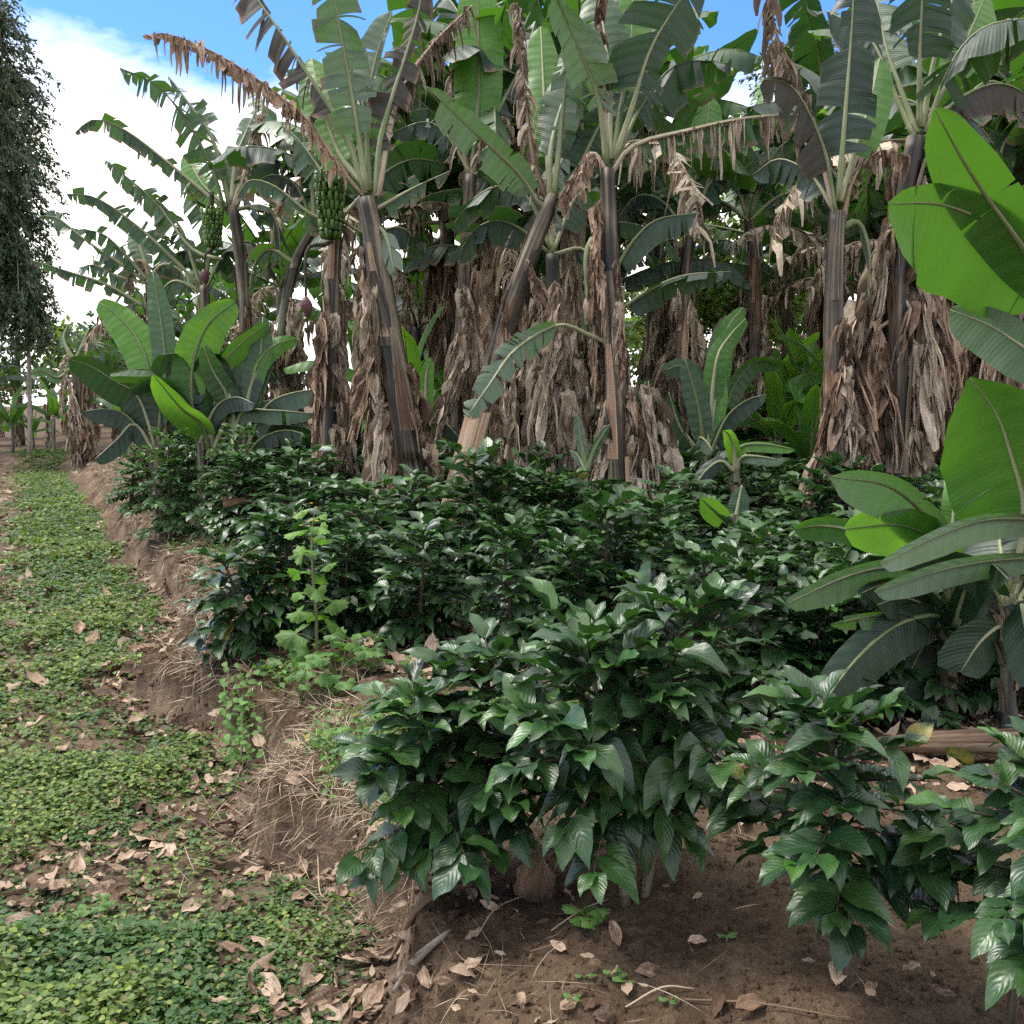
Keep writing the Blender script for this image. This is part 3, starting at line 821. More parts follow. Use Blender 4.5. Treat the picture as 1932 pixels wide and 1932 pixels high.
plant('banana plant with smooth purplish sheath and a drooping blackened leaf, right of centre', 7.0,
      [(1588, 1120), (1582, 990), (1574, 750), (1573, 550), (1580, 400)],
      [('b', (16, 62), .4, .5, -.2, [(1575, 400), (1560, 300), (1530, 220), (1490, 160), (1440, 150)], U(pf=.25)),
       ('d', 62, .15, .15, .0, [(1580, 380), (1590, 280), (1600, 150), (1608, 40), (1612, -50)], U(pf=.2, tilt=.1)),
       ('y', 40, 0, .1, .3, [(1585, 380), (1612, 290), (1640, 200), (1660, 110)], U(pf=.3)),
       ('X', 34, 1, .7, 0, [(1590, 420), (1610, 340), (1660, 285), (1725, 300)], U(pf=.3)),
       ('p', 30, .3, .3, .3, [(1570, 390), (1550, 300), (1520, 270)]),
       ('x', 48, .9, .9, 0, [(1575, 400), (1530, 215), (1480, 110), (1450, 0), (1440, -60)], U(pf=.45)),
       ('d', 46, .3, .5, .4, [(1575, 400), (1530, 330), (1470, 300), (1420, 330)]),
       ('d', 36, .2, .9, .1, [(1590, 430), (1620, 420), (1640, 480), (1636, 560)])],
      (44, 28), [(.05, .4, 8, U(rad=.09, scale=.7, brown=.5)), (.4, .75, 12, U(rad=.08, scale=.7, brown=.6, az0=.2, azr=1.4))], 6)
plant('banana plant wrapped in a long brown skirt, right of the purplish trunk', 7.4,
      [(1690, 1070), (1690, 900), (1690, 600), (1705, 400), (1728, 260)],
      [('d', 66, .2, .2, -.3, [(1735, 240), (1735, 120), (1740, 0), (1745, -90)], U(pf=.4, tilt=.1)),
       ('d', 60, .2, .3, .2, [(1740, 240), (1765, 100), (1800, -10), (1830, -70)], U(pf=.4)),
       ('p', 56, .15, .2, .3, [(1730, 250), (1700, 170), (1670, 80), (1650, -30)], U(pf=.4)),
       ('y', 40, .1, .2, .6, [(1745, 240), (1790, 150), (1830, 60), (1860, -10)], U(pf=.35)),
       ('d', 84, .15, .5, -.4, [(1745, 250), (1795, 120), (1860, 50), (1970, 30)], U(pf=.3)),
       ('b', 48, .4, .6, .2, [(1745, 250), (1820, 180), (1900, 160), (1990, 220)]),
       ('d', 60, .3, .5, .4, [(1725, 260), (1690, 180), (1640, 70), (1560, 20)], U(pf=.35)),
       ('d', 50, .4, .6, .6, [(1745, 260), (1790, 220), (1840, 230), (1900, 310)])],
      (50, 34), [(.14, .9, 16, U(rad=.10, brown=.5, az0=.15, azr=.9)), (.14, .85, 12, U(rad=.10, brown=.6, az0=3.0, azr=.8)), (.6, .97, 12, U(rad=.08, brown=.6))], 7)
r8 = plant('banana plant at left with many tattered leaves arching against the white cloud', 12.5,
      [(472, 900), (465, 640), (455, 500), (440, 390)],
      [('g', 44, .55, .35, -.4, [(423, 396), (400, 316), (356, 235), (296, 161), (226, 128)], U(pf=.15)),
       ('g', 34, .6, .4, .4, [(435, 390), (400, 260), (360, 200), (318, 143)]),
       ('m', (30, 30), .5, .7, -.5, [(420, 392), (336, 322), (240, 248), (178, 225), (142, 250)], U(pf=.12)),
       ('g', 34, .4, .4, .2, [(420, 490), (363, 470), (292, 380), (200, 302)]),
       ('p', 28, .15, .1, .3, [(437, 380), (445, 300), (462, 255), (482, 208)], U(pf=.05)),
       ('x', 34, .9, .9, 0, [(440, 390), (460, 330), (485, 240), (500, 215)]),
       ('d', 40, .3, .4, .3, [(445, 390), (490, 300), (540, 260), (590, 270)]),
       ('g', 36, .3, .4, .5, [(445, 390), (480, 280), (495, 200), (480, 150)]),
       ('d', 40, .4, .7, .1, [(445, 395), (500, 390), (525, 430), (530, 500)]),
       ('y', 26, .05, .1, .5, [(430, 390), (385, 350), (350, 290)])],
      (26, 20), [(.1, .7, 16, U(rad=.1, brown=.35))], 8)
fruit_bunch(r8[0], r8[1], at(400, 402, 12.2), .42, .26, np.random.RandomState(6), at(385, 508, 12.1), at(388, 480, 12.1))
plant('far left banana plant with low brown-tipped leaves reaching over the path', 13.5,
      [(292, 900), (288, 640), (283, 530)],
      [('g', 26, .5, .4, .2, [(275, 530), (161, 453), (110, 412), (74, 408)]),
       ('g', 30, .6, .4, -.2, [(280, 530), (245, 490), (200, 445), (158, 432)]),
       ('m', 24, .6, .6, -.4, [(275, 580), (201, 537), (134, 514), (57, 490)], U(pf=.1)),
       ('x', 30, .9, .9, 0, [(285, 530), (270, 495), (250, 500), (238, 540)]),
       ('m', 30, .7, .8, -.2, [(285, 530), (305, 500), (340, 510), (355, 550)]),
       ('p', 20, .05, .1, .2, [(282, 520), (265, 470), (252, 425)]),
       ('d', 32, .3, .6, .3, [(285, 535), (330, 480), (370, 480), (400, 540)]),
       ('g', 26, .4, .5, .3, [(280, 535), (220, 520), (180, 500), (150, 505)])],
      (24, 18), [(.3, .85, 14, U(rad=.1, brown=.4))], 9)
plant('banana plant behind the left fruit bunch with a long leaf curving to the left', 13.0,
      [(398, 900), (390, 650), (385, 540)],
      [('g', 28, .35, .4, -.3, [(380, 545), (336, 497), (255, 423), (181, 373), (126, 366)]),
       ('d', 36, .5, .5, .2, [(380, 545), (345, 440), (300, 380), (230, 340)]),
       ('g', 36, .3, .4, .3, [(385, 540), (395, 450), (370, 380), (340, 330)]),
       ('d', 36, .3, .6, .2, [(388, 545), (430, 470), (480, 460), (520, 520)]),
       ('g', 30, .2, .7, .2, [(380, 550), (330, 530), (300, 560), (290, 610)])],
      (24, 18), [(.3, .9, 14, U(rad=.1, brown=.3))], 10)
plant('slim banana stem leaning right beside the purple hanging flower', 11.5,
      [(508, 980), (530, 640), (556, 500), (592, 430)],
      [('d', 40, .3, .5, .2, [(592, 430), (560, 350), (510, 330), (470, 360)]),
       ('m', 34, .5, .7, .1, [(560, 500), (510, 470), (480, 500), (470, 560)]),
       ('d', 40, .3, .4, .5, [(595, 430), (640, 340), (700, 310), (760, 350)]),
       ('g', 36, .3, .4, .4, [(592, 425), (590, 330), (600, 250), (590, 190)])],
      (20, 16), [(.05, .8, 20, U(rad=.1, brown=.3))], 11, mat='trunkp')
plant('banana trunk hidden under the widest tan skirt of dead leaves, behind the leaning trunk', 9.2,
      [(1040, 1060), (1042, 800), (1045, 600), (1042, 480)],
      [('d', 46, .3, .5, .2, [(1040, 480), (960, 420), (900, 430), (860, 490)]),
       ('d', 50, .3, .4, .5, [(1040, 470), (1000, 380), (950, 330), (900, 340)]),
       ('g', 46, .2, .4, .5, [(1045, 470), (1080, 380), (1120, 350), (1150, 390)]),
       ('p', 36, .2, .3, .3, [(1042, 475), (1040, 400), (1050, 330), (1070, 280)]),
       ('d', 40, .3, .7, .1, [(1045, 480), (1100, 470), (1130, 520), (1135, 600)])],
      (34, 26), [(.1, .92, 28, U(rad=.11, brown=.15)), (.12, .75, 26, U(rad=.30, brown=.12)), (.12, .68, 20, U(rad=.46, brown=.15, az0=PI, azr=.9))], 12)
plant('farther banana plant with a neat fan of pale stalks, right of the centre', 12.5,
      [(1420, 1000), (1424, 700), (1422, 520), (1412, 420)],
      [('d', 40, .5, .5, -.2, [(1410, 410), (1380, 340), (1330, 310), (1270, 340)]),
       ('g', 40, .5, .5, .2, [(1415, 410), (1450, 330), (1500, 310), (1560, 350)]),
       ('g', 40, .2, .3, .3, [(1412, 405), (1405, 320), (1420, 240), (1440, 190)], U(pf=.35)),
       ('p', 34, .3, .3, .3, [(1415, 405), (1440, 330), (1480, 270), (1540, 250)], U(pf=.35)),
       ('m', 34, .7, .7, .0, [(1410, 415), (1360, 380), (1320, 390), (1290, 440)]),
       ('m', 34, .7, .7, .0, [(1415, 415), (1470, 370), (1520, 370), (1560, 420)])],
      (26, 20), [(.25, .85, 20, U(rad=.1, brown=.35))], 13)
plant('banana plant with yellow-green stalks behind the two drooping dark leaves', 11.6,
      [(1283, 1000), (1285, 750), (1290, 560), (1300, 450)],
      [('y', 36, .2, .3, .3, [(1300, 440), (1290, 360), (1270, 290), (1240, 250)], U(pf=.35)),
       ('g', 40, .3, .4, .3, [(1302, 440), (1330, 360), (1370, 320), (1420, 330)], U(pf=.35)),
       ('y', 36, .1, .2, .5, [(1300, 440), (1310, 340), (1330, 250), (1340, 180)], U(pf=.35)),
       ('d', 40, .4, .5, .2, [(1298, 445), (1250, 380), (1200, 370), (1160, 420)]),
       ('g', 40, .3, .4, .6, [(1305, 440), (1350, 300), (1390, 230), (1430, 200)])],
      (26, 22), [(.3, .85, 22, U(rad=.12, brown=.35))], 14)
plant('banana trunk under a brown skirt behind the broad leaves at the right edge', 9.4,
      [(1885, 1060), (1880, 800), (1868, 560), (1860, 440)],
      [('d', 50, .4, .5, .3, [(1860, 440), (1820, 350), (1790, 300), (1740, 320)]),
       ('g', 46, .3, .4, .3, [(1862, 440), (1880, 330), (1900, 260), (1940, 230)]),
       ('p', 36, .4, .4, .0, [(1862, 440), (1900, 380), (1950, 340), (2000, 350)]),
       ('X', 34, .9, .9, 0, [(1860, 450), (1830, 400), (1800, 420), (1790, 480)])],
      (36, 28), [(.15, .95, 38, U(rad=.12, brown=.6))], 15)
plant('small far banana plant with shaggy skirt at the end of the path', 22.0,
      [(150, 900), (148, 760), (140, 680)],
      [('p', 11, .1, .3, -.5, [(140, 690), (110, 712), (80, 700), (58, 704)]),
       ('g', 12, .3, .5, .2, [(140, 685), (120, 640), (130, 610)]),
       ('g', 13, .4, .5, -.2, [(142, 685), (160, 650), (200, 650), (235, 670)]),
       ('m', 12, .6, .8, 0, [(142, 685), (165, 690), (175, 720)]),
       ('x', 14, .9, .9, 0, [(140, 690), (128, 670), (118, 690)]),
       ('g', 14, .3, .5, .4, [(142, 685), (170, 620), (190, 640)])],
      (18, 13), [(.05, .95, 22, U(rad=.13, brown=.15, scale=1.0))], 16)

# peeled sheath at two trunk feet
def peel(r, frac0, frac1, az, wd, rad, mat='sheath'):
    root, b, P = r
    A, L = spline(P, 60); i, j = int(frac0 * 59), int(frac1 * 59); n = 12
    q = np.linspace(i, j, n).astype(int)
    th = az + np.linspace(-wd, wd, 9)
    rr = np.linspace(rad * 1.18, rad, n)[:, None] * (1 + .05 * RS.rand(n, 9)) + .012
    Pp = A[q][:, None] + rr[..., None] * np.stack([np.cos(th), np.sin(th), 0 * th], -1)[None]
    mb = MB(); uv = np.stack(np.broadcast_arrays(np.linspace(0, 1.2, 9)[None], np.linspace(0, 1, n)[:, None]), -1)
    mb.grid(Pp, uv, (.85, 0, 0, 1)); o = mb.build('peeled_sheath', M[mat], root, b); o['label'] = 'peeled tan outer sheath'
peel(r4, .0, .42, -PI / 2 - .45, 1.1, .115)
peel(r1, .0, .36, -PI / 2 + .35, .5, .104)
peel(r5, .0, .3, -PI / 2 + .8, .35, .108)
# ------------------------------------------------------------------ young bananas
YG = 'young leafy banana clump at the bend of the bank'
YS = dict(w=(18, 9), cat='young banana', group=None, mat='trunkp', name='young_banana')
plant('young banana with a bright yellow-green leaf, left stem of the leafy clump', 11.0, [(300, 985), (298, 860), (296, 790)],
      [('y', 40, 0, .1, .2, [(296, 850), (286, 720), (262, 645), (225, 598), (186, 570)], U(tilt=.1)),
       ('g', 26, 0, 0, .2, [(300, 850), (312, 700), (303, 600), (288, 512)], U(tilt=.2)),
       ('d', 42, 0, .3, -.3, [(296, 850), (262, 750), (215, 718), (170, 690), (130, 678)], U(tilt=.6)),
       ('g', 26, 0, .5, -.5, [(300, 840), (302, 715), (262, 697), (208, 706)], U(tilt=.9)),
       ('d', 32, 0, .5, -.2, [(295, 850), (240, 785), (200, 772), (158, 776)]),
       ('d', 30, 0, .6, -.3, [(295, 860), (255, 800), (220, 830), (180, 866)]),
       ('g', 34, 0, .3, .3, [(300, 850), (330, 740), (345, 690), (330, 640)])], seed=21, extra=4, **YS)
plant('young banana with a broad bright raised leaf in the middle of the leafy clump', 10.9, [(385, 990), (380, 870), (376, 800)],
      [('y', 46, 0, .15, -.2, [(376, 850), (360, 735), (372, 655), (398, 605), (444, 570)], U(tilt=.2)),
       ('y', 36, 0, .4, -.6, [(395, 850), (380, 800), (340, 768), (288, 706)], U(tilt=.5)),
       ('g', 28, 0, .1, -.3, [(400, 860), (430, 760), (402, 700), (384, 652)]),
       ('g', 28, 0, .3, 0, [(395, 860), (415, 705), (452, 650), (505, 610)]),
       ('g', 24, 0, .5, -.6, [(400, 870), (432, 822), (440, 840), (441, 878)]),
       ('d', 40, 0, .4, .3, [(380, 850), (370, 750), (340, 700), (310, 690)]),
       ('d', 36, 0, .5, .1, [(390, 860), (440, 790), (470, 760), (500, 780)])], seed=22, extra=4, **YS)
plant('young banana on the right side of the leafy clump, behind the reddish log', 10.8, [(455, 990), (452, 880), (450, 800)],
      [('g', 28, 0, 0, .2, [(455, 860), (472, 740), (490, 680), (496, 598)], U(tilt=.2)),
       ('g', 32, 0, .5, -.2, [(460, 860), (500, 770), (550, 742), (622, 732)], U(tilt=.8)),
       ('g', 26, .1, .6, -.4, [(445, 860), (455, 780), (510, 774), (592, 780)], U(tilt=1.0)),
       ('d', 34, .1, .6, -.3, [(455, 880), (490, 830), (540, 812), (592, 826)]),
       ('d', 34, .0, .5, .3, [(455, 870), (520, 800), (560, 800), (600, 850)]),
       ('g', 30, 0, .3, .3, [(452, 860), (430, 740), (440, 690), (470, 660)]),
       ('y', 26, 0, .2, .3, [(455, 860), (480, 700), (520, 650), (560, 640)])], seed=23, extra=4, **YS)
YS['w'] = (22, 12)
plant('young banana with two upright bright leaves in the gap right of the central trunk', 9.0, [(1326, 1010), (1328, 900), (1330, 830)],
      [('g', 22, 0, 0, .1, [(1330, 870), (1322, 790), (1310, 735), (1293, 678)], U(tilt=.1)),
       ('y', 22, 0, 0, .1, [(1332, 870), (1346, 780), (1352, 730), (1350, 690)], U(tilt=.1)),
       ('y', 20, 0, 0, .3, [(1335, 860), (1350, 690), (1372, 640), (1407, 600)]),
       ('d', 26, 0, .5, -.3, [(1335, 870), (1370, 790), (1410, 755), (1446, 745)], U(tilt=.6)),
       ('d', 30, 0, .6, -.2, [(1325, 870), (1300, 830), (1280, 800), (1262, 740)]),
       ('p', 20, 0, .6, -.5, [(1330, 880), (1320, 830), (1330, 830), (1345, 850)]),
       ('d', 28, 0, .6, -.2, [(1335, 890), (1370, 840), (1400, 850), (1430, 890)])], seed=24, **YS)
plant('young banana with a vivid leaf half hidden behind the brown skirts, right of centre', 10.4, [(1350, 980), (1352, 860), (1354, 780)],
      [('y', 20, 0, 0, .1, [(1354, 800), (1360, 680), (1372, 620), (1402, 580)]),
       ('p', 20, 0, .1, .2, [(1352, 800), (1350, 700), (1358, 640), (1370, 596)]),
       ('g', 22, 0, .4, 0, [(1356, 800), (1390, 720), (1430, 680), (1470, 690)]),
       ('g', 22, 0, .4, 0, [(1350, 800), (1320, 720), (1290, 690), (1250, 700)])], seed=25, **YS)
plant('low young banana with wavy light leaves among the shaded coffee', 7.6, [(1392, 1010), (1390, 930), (1388, 880)],
      [('y', 12, 0, .3, -.1, [(1388, 890), (1395, 845), (1440, 838), (1500, 848)], U(tilt=.9)),
       ('g', 13, 0, .4, -.2, [(1390, 890), (1400, 862), (1440, 862), (1480, 870)], U(tilt=.9)),
       ('y', 16, 0, .4, -.2, [(1388, 890), (1385, 850), (1375, 820), (1365, 812)]),
       ('d', 18, 0, .4, 0, [(1386, 890), (1360, 870), (1330, 890), (1310, 920)])], seed=26, **YS)
plant('banana seedling with one yellow-green leaf above the coffee tops', 6.6, [(1378, 1060), (1380, 1000), (1382, 970)],
      [('y', 22, 0, .2, -.1, [(1382, 1000), (1372, 985), (1350, 965), (1322, 940)], U(tilt=.2, pf=.3)),
       ('g', 20, 0, .2, 0, [(1383, 1000), (1390, 970), (1395, 940), (1400, 915)], U(tilt=.2, pf=.3)),
       ('g', 18, 0, .5, -.2, [(1384, 1000), (1400, 995), (1425, 985), (1445, 985)], U(tilt=.8, pf=.3))], seed=27, **YS)
plant('thin grassy banana sucker standing between the wide skirt and central trunk', 7.9, [(1110, 1060), (1108, 960), (1105, 880)],
      [('p', 10, 0, .1, 0, [(1106, 890), (1098, 840), (1088, 780)]),
       ('g', 9, 0, .1, 0, [(1107, 890), (1120, 850), (1150, 800)]),
       ('p', 9, 0, .2, 0, [(1105, 890), (1090, 860), (1075, 850)])], seed=28, **dict(YS, w=(12, 8)))
plant('single bright young banana shoot between the grey-leaved and leaning trunks', 9.6, [(808, 1000), (806, 860), (806, 780)],
      [('y', 15, 0, 0, 0, [(806, 800), (803, 750), (804, 710), (812, 675)], U(pf=.05, tilt=0)),
       ('y', 13, 0, .1, .1, [(806, 800), (815, 760), (822, 735)], U(pf=.1)),
       ('d', 16, 0, .5, 0, [(806, 800), (840, 800), (870, 830)]), ('d', 16, 0, .5, 0, [(804, 810), (780, 800), (760, 830)])], seed=29, **YS)
# broad leaves at the right edge
YS['w'] = (30, 22); YS['group'] = None
plant('broad-leaved young banana at the right edge with big glossy bright leaves', 3.9, [(1905, 1385), (1902, 1250), (1905, 1120)],
      [('v', (60, 66), .03, .05, -.5, [(1985, 560), (1932, 470), (1862, 372), (1815, 300), (1764, 206)], U(pf=.02, tilt=.25, droop=.1)),
       ('v', (48, 150), .05, .1, -.3, [(2010, 490), (1932, 455), (1850, 412), (1770, 385), (1676, 384)], U(pf=.02, tilt=.3, droop=.1)),
       ('p', (46, 50), .02, .1, .2, [(2010, 700), (1932, 655), (1870, 615), (1792, 584)], U(pf=.05, tilt=.4)),
       ('v', (100, 120), .03, .1, -.2, [(1915, 1100), (1932, 960), (1908, 860), (1880, 780), (1830, 712)], U(pf=.3, tilt=.3, droop=.35)),
       ('p', (26, 34), .02, .3, -.5, [(1990, 985), (1932, 978), (1850, 982), (1760, 1015), (1662, 1064)], U(pf=.03, tilt=.8)),
       ('p', (30, 30), .02, .3, -.4, [(1985, 1050), (1932, 1052), (1850, 1060), (1760, 1080), (1652, 1118)], U(pf=.03, tilt=.8)),
       ('d', 70, .02, .1, .4, [(1900, 1150), (1890, 1040), (1880, 970), (1872, 880)], U(tilt=.3)),
       ('d', (50, 40), .0, .4, -.2, [(1905, 1180), (1925, 1130), (1935, 1180), (1960, 1290)]),
       ('d', (60, 40), .0, .3, .0, [(1905, 1200), (1890, 1180), (1850, 1210), (1812, 1268)]),
       ('d', 60, 0, .4, .2, [(1905, 1120), (1960, 900), (1990, 760), (2000, 640)])], seed=31, extra=5, **YS)
plant('young banana with low drooping grey-green leaves beside the fallen log at right', 4.1, [(1790, 1385), (1792, 1280), (1790, 1180)],
      [('p', (40, 48), .04, .15, -.5, [(1790, 1150), (1775, 1020), (1735, 962), (1670, 915), (1566, 900)], U(pf=.3, tilt=.55, droop=.4)),
       ('y', (44, 52), .02, .1, -.3, [(1790, 1140), (1785, 1040), (1750, 1010), (1690, 990), (1595, 998)], U(pf=.25, tilt=.3, droop=.2)),
       ('p', (28, 34), .02, .3, -.4, [(1785, 1170), (1740, 1080), (1670, 1070), (1590, 1090), (1486, 1138)], U(pf=.25, tilt=.7)),
       ('d', (46, 52), .02, .3, -.4, [(1788, 1190), (1770, 1160), (1690, 1180), (1610, 1250), (1538, 1350)], U(pf=.12, tilt=.5)),
       ('m', (16, 20), .1, .4, -.3, [(1785, 1200), (1740, 1165), (1660, 1160), (1568, 1178)], U(pf=.1, tilt=.8)),
       ('y', 24, 0, .2, .2, [(1790, 1150), (1800, 960), (1805, 910), (1790, 868)], U(pf=.5)),
       ('d', (44, 44), 0, .4, .1, [(1795, 1180), (1830, 1140), (1880, 1160), (1930, 1230)]),
       ('g', 26, 0, .2, .3, [(1500, 1000), (1540, 992), (1590, 996), (1640, 1015)][::-1], U(pf=.02, tilt=.7)),
       ('d', 40, 0, .4, .0, [(1792, 1190), (1760, 1190), (1720, 1260), (1700, 1330)])], seed=32, extra=6, **YS)


# ------------------------------------------------------------------ background banana plants (prototypes then copies)
def proto_banana(seed, h, nleaf, kinds, leafL, wid, nsk=14, r=.11, young=False):
    rs = np.random.RandomState(seed)
    b = np.zeros(3); root = thing('young_banana' if young else 'banana_plant', b, 'x', 'young banana' if young else 'banana plant')
    top = np.array([rs.randn() * .12 * h * .4, rs.randn() * .12 * h * .4, h])
    ax = [np.array([0, 0, -.1]), top * .4 + rs.randn(3) * .02, top * .75, top]
    mb = MB(); tube(mb, ax, [r * 1.2, r, r * .85, r * .65], 10, 16, (rs.rand(), 0, 0, 1), rough=.06)
    mb.build('trunk', M['trunkp' if young else 'trunk'], root)
    for i in range(nleaf):
        az = i * 2.4 + rs.randn() * .3; f = i / max(1, nleaf - 1)
        el = 1.45 - 1.15 * f ** 1.2 + rs.randn() * .1
        L = leafL * rs.uniform(.85, 1.15) * (1 - .1 * f)
        u = np.array([math.cos(az), math.sin(az), 0]); z = np.array([0, 0, 1.0])
        pts = [top - z * .15]; e = el; p = top.copy(); ns = 7
        for k in range(ns):
            pts.append(p.copy()); p = p + (u * math.cos(e) + z * math.sin(e)) * L / ns; e -= (.06 + .05 * k * (.5 + f)) * rs.uniform(.8, 1.2)
        pts.append(p)
        C, _ = spline(pts, 30)
        side = np.tile(np.cross(u, z)[None], (30, 1)) + .3 * rs.randn() * z
        kd = kinds[rs.randint(len(kinds))] if f < .85 or young else rs.choice(['x', 'm'])
        if not young and f > .7 and rs.rand() < .4: kd = 'x'
        add_leaf(root, b, C, side, wid, wid, kd, 0 if young else rs.uniform(.15, .6), rs.uniform(0, .3) + .3 * f, .2, rs, r * .3)
    A = ax
    for i in range(nsk):
        t = rs.uniform(.3, 1.0); p = top * t; az = rs.uniform(-PI, PI)
        a, bb, q = DEADM[rs.randint(len(DEADM))]
        o = bpy.data.objects.new('dead_leaf', bb if rs.rand() < .3 else a); COL.objects.link(o); o.parent = root
        o.location = Vector(p + r * .7 * np.array([math.cos(az), math.sin(az), 0])); o.rotation_euler = (0, 0, az); s = min(1.1, p[2] / .95); o.scale = (s, s * 1.2, s)
    return root


protos = [proto_banana(500, 2.7, 12, 'ggdp', 2.1, .27, 6), proto_banana(501, 3.1, 13, 'gvdg', 2.3, .28, 7), proto_banana(502, 2.4, 8, 'ygpd', 2.0, .26, 5), proto_banana(503, 2.9, 12, 'gdvd', 2.2, .28, 6)]
yproto = [proto_banana(510, .9, 8, 'yyv', 1.25, .13, 0, .05, True), proto_banana(511, .6, 7, 'yvy', .95, .105, 0, .04, True)]
rs = np.random.RandomState(77)
BGP = 'banana plants of the grove behind the front rows'
spots = []
used = [False] * 4
TALL = [(1050, 11.6, 1.25), (1240, 17, 1.7), (930, 12, 1.3), (1130, 12.8, 1.35), (1060, 16, 1.6), (1650, 13.5, 1.45), (780, 15, 1.4), (850, 13, 1.3), (1010, 14, 1.35), (1400, 18, 1.7), (1560, 16, 1.55), (1720, 13, 1.35), (1820, 11, 1.25), (1900, 12.5, 1.35), (1970, 10, 1.25)]
def bglabel(X, D):
    where = ('beyond the end of the grassy path' if X < 250 else 'behind the left leafy clump' if X < 560 else 'behind the dark trunk with the fruit bunch' if X < 800 else
             'behind the leaning trunk' if X < 1080 else 'behind the central streaked trunk' if X < 1260 else 'behind the neat fan of pale stalks' if X < 1500 else 'behind the purplish trunk' if X < 1700 else 'behind the long brown skirt at right')
    return where
cand = [(1640, 13.5), (690, 12.2), (800, 13.5), (960, 12), (1120, 13), (1500, 16.5), (1640, 12.5), (1780, 11.5), (1960, 11), (560, 15), (880, 16.5), (1040, 17), (1390, 20), (1580, 17.5), (1720, 16),
        (1860, 14.5), (640, 19), (470, 18), (380, 20), (310, 19), (760, 20), (940, 21), (1150, 21.5), (1380, 23), (1530, 22), (1680, 21), (1850, 19), (2050, 15), (220, 24), (180, 28), (90, 29), (30, 30), (-30, 27), (120, 34), (60, 36), (0, 38), (170, 38)]
for i, (X, D, tall) in enumerate([(a, b_, 0) for a, b_ in cand] + TALL):
    p = at(X, 800, D); p[2] = float(gz(p[0], p[1]))
    k = i % 4
    o = protos[k] if not used[k] else copy_tree(protos[k]); used[k] = True
    s = rs.uniform(.88, 1.08) * (.9 if X < 520 else 1.05) * (.7 if X < 260 else 1)
    if tall: s = tall
    o.location = Vector(p); o.rotation_euler = (0, 0, rs.rand() * 6.3); o.scale = (s, s, s)
    tag(o, ('tall ' if tall else '') + '%s banana plant %s' % (['tattered green', 'bright leaved', 'shorter light leaved', 'dark leaved'][k], bglabel(X, D)), None, BGP)
yc = [(1290, 12.5), (1410, 13.2), (1460, 12.8), (1330, 14.5), (1530, 13.6), (980, 12.6), (900, 13), (1120, 14), (1500, 12.6), (960, 11.2), (780, 11), (1220, 14.5), (1340, 13), (1480, 16), (1400, 17), (1550, 17), (1470, 11.5), (1530, 10.5), (1510, 13), (1250, 13), (1440, 14.5), (1560, 14), (850, 12.5), (1000, 13.5), (740, 12), (930, 14), (690, 14.5), (60, 27), (100, 25.5), (20, 26), (230, 22), (1180, 12), (1590, 12)]
used = [False, False]
for i, (X, D) in enumerate(yc):
    p = at(X, 800, D); p[2] = float(gz(p[0], p[1]))
    k = i % 2
    o = yproto[k] if not used[k] else copy_tree(yproto[k]); used[k] = True
    s = rs.uniform(.85, 1.25); o.location = Vector(p); o.rotation_euler = (0, 0, rs.rand() * 6.3); o.scale = (s, s, s)
    tag(o, '%s young banana with light green leaves %s' % (['taller', 'low'][k], bglabel(X, D)), None, 'young bananas growing among the grove')


# ------------------------------------------------------------------ trees
def tree(label, foot, trunk_pts, crown, nleaf, L, mat, seed, trunk_r=.06, droop=.6, name='tree', cat='tree', barkm='palebark', Wf=.2, ns=2):
    """crown: list of (centre, radii) blobs made of drooping sprays"""
    rs = np.random.RandomState(seed)
    root = thing(name, foot, label, cat)
    mb = MB(); tube(mb, trunk_pts, [trunk_r, trunk_r * .8, trunk_r * .5, trunk_r * .25], 8, 20, (.5, 0, 0, 1), rough=.1)
    top = np.asarray(trunk_pts[-1]); base = []; dr = []; nr_ = []
    tot = sum(np.prod(r) ** (2 / 3) for _, r in crown)
    for c, r in crown:
        c = np.asarray(c); r = np.asarray(r)
        n = int(nleaf * np.prod(r) ** (2 / 3) / tot); nsp = max(4, n // 34)
        for _ in range(nsp):
            u = nrm(rs.randn(3)); q = rs.uniform(.45, 1.0) ** .6
            tip = c + u * r * q * (1 + .16 * rs.randn())
            d0 = nrm(u * [1, 1, .3] + np.array([0, 0, -droop * rs.rand()]) + rs.randn(3) * .25)
            m = 34; sl = rs.uniform(.5, 1.0) * L * 6
            s = rs.rand(m)[:, None]
            pts = tip - d0 * sl * (1 - s) + np.array([0, 0, -1]) * droop * sl * .35 * s ** 2
            tube(mb, [tip - d0 * sl, tip - d0 * sl * .4, tip + np.array([0, 0, -droop * sl * .3])], [.008, .003], 3, 4, cap=False)
            base.append(pts + rs.randn(m, 3) * L * .22); dr.append(d0 + rs.randn(m, 3) * .75 + np.array([0, 0, -droop * .6])); nr_.append(np.array([0, 0, 1.]) + rs.randn(m, 3) * .6)
        for _ in range(2):
            tube(mb, [np.asarray(trunk_pts[-2]) * .6 + top * .4, .5 * (top + c) + rs.randn(3) * .1, c + rs.randn(3) * r * .3], [trunk_r * .4, .02, .008], 5, 8, cap=False)
    base = np.concatenate(base); dr = np.concatenate(dr); nr_ = np.concatenate(nr_); n = len(base)
    lf = MB(); LL = L * rs.uniform(.7, 1.25, n)
    col = np.stack([rs.rand(n), (rs.rand(n) < .05) * .5, (rs.rand(n) < .1) * rs.rand(n), np.ones(n)], 1)
    leaves(lf, base, dr, nr_, LL, LL * Wf, .15, .2, .0, col, ns, 2)
    mb.build('trunk', M[barkm], root, foot); lf.build('crown', M[mat], root, foot)
    return root


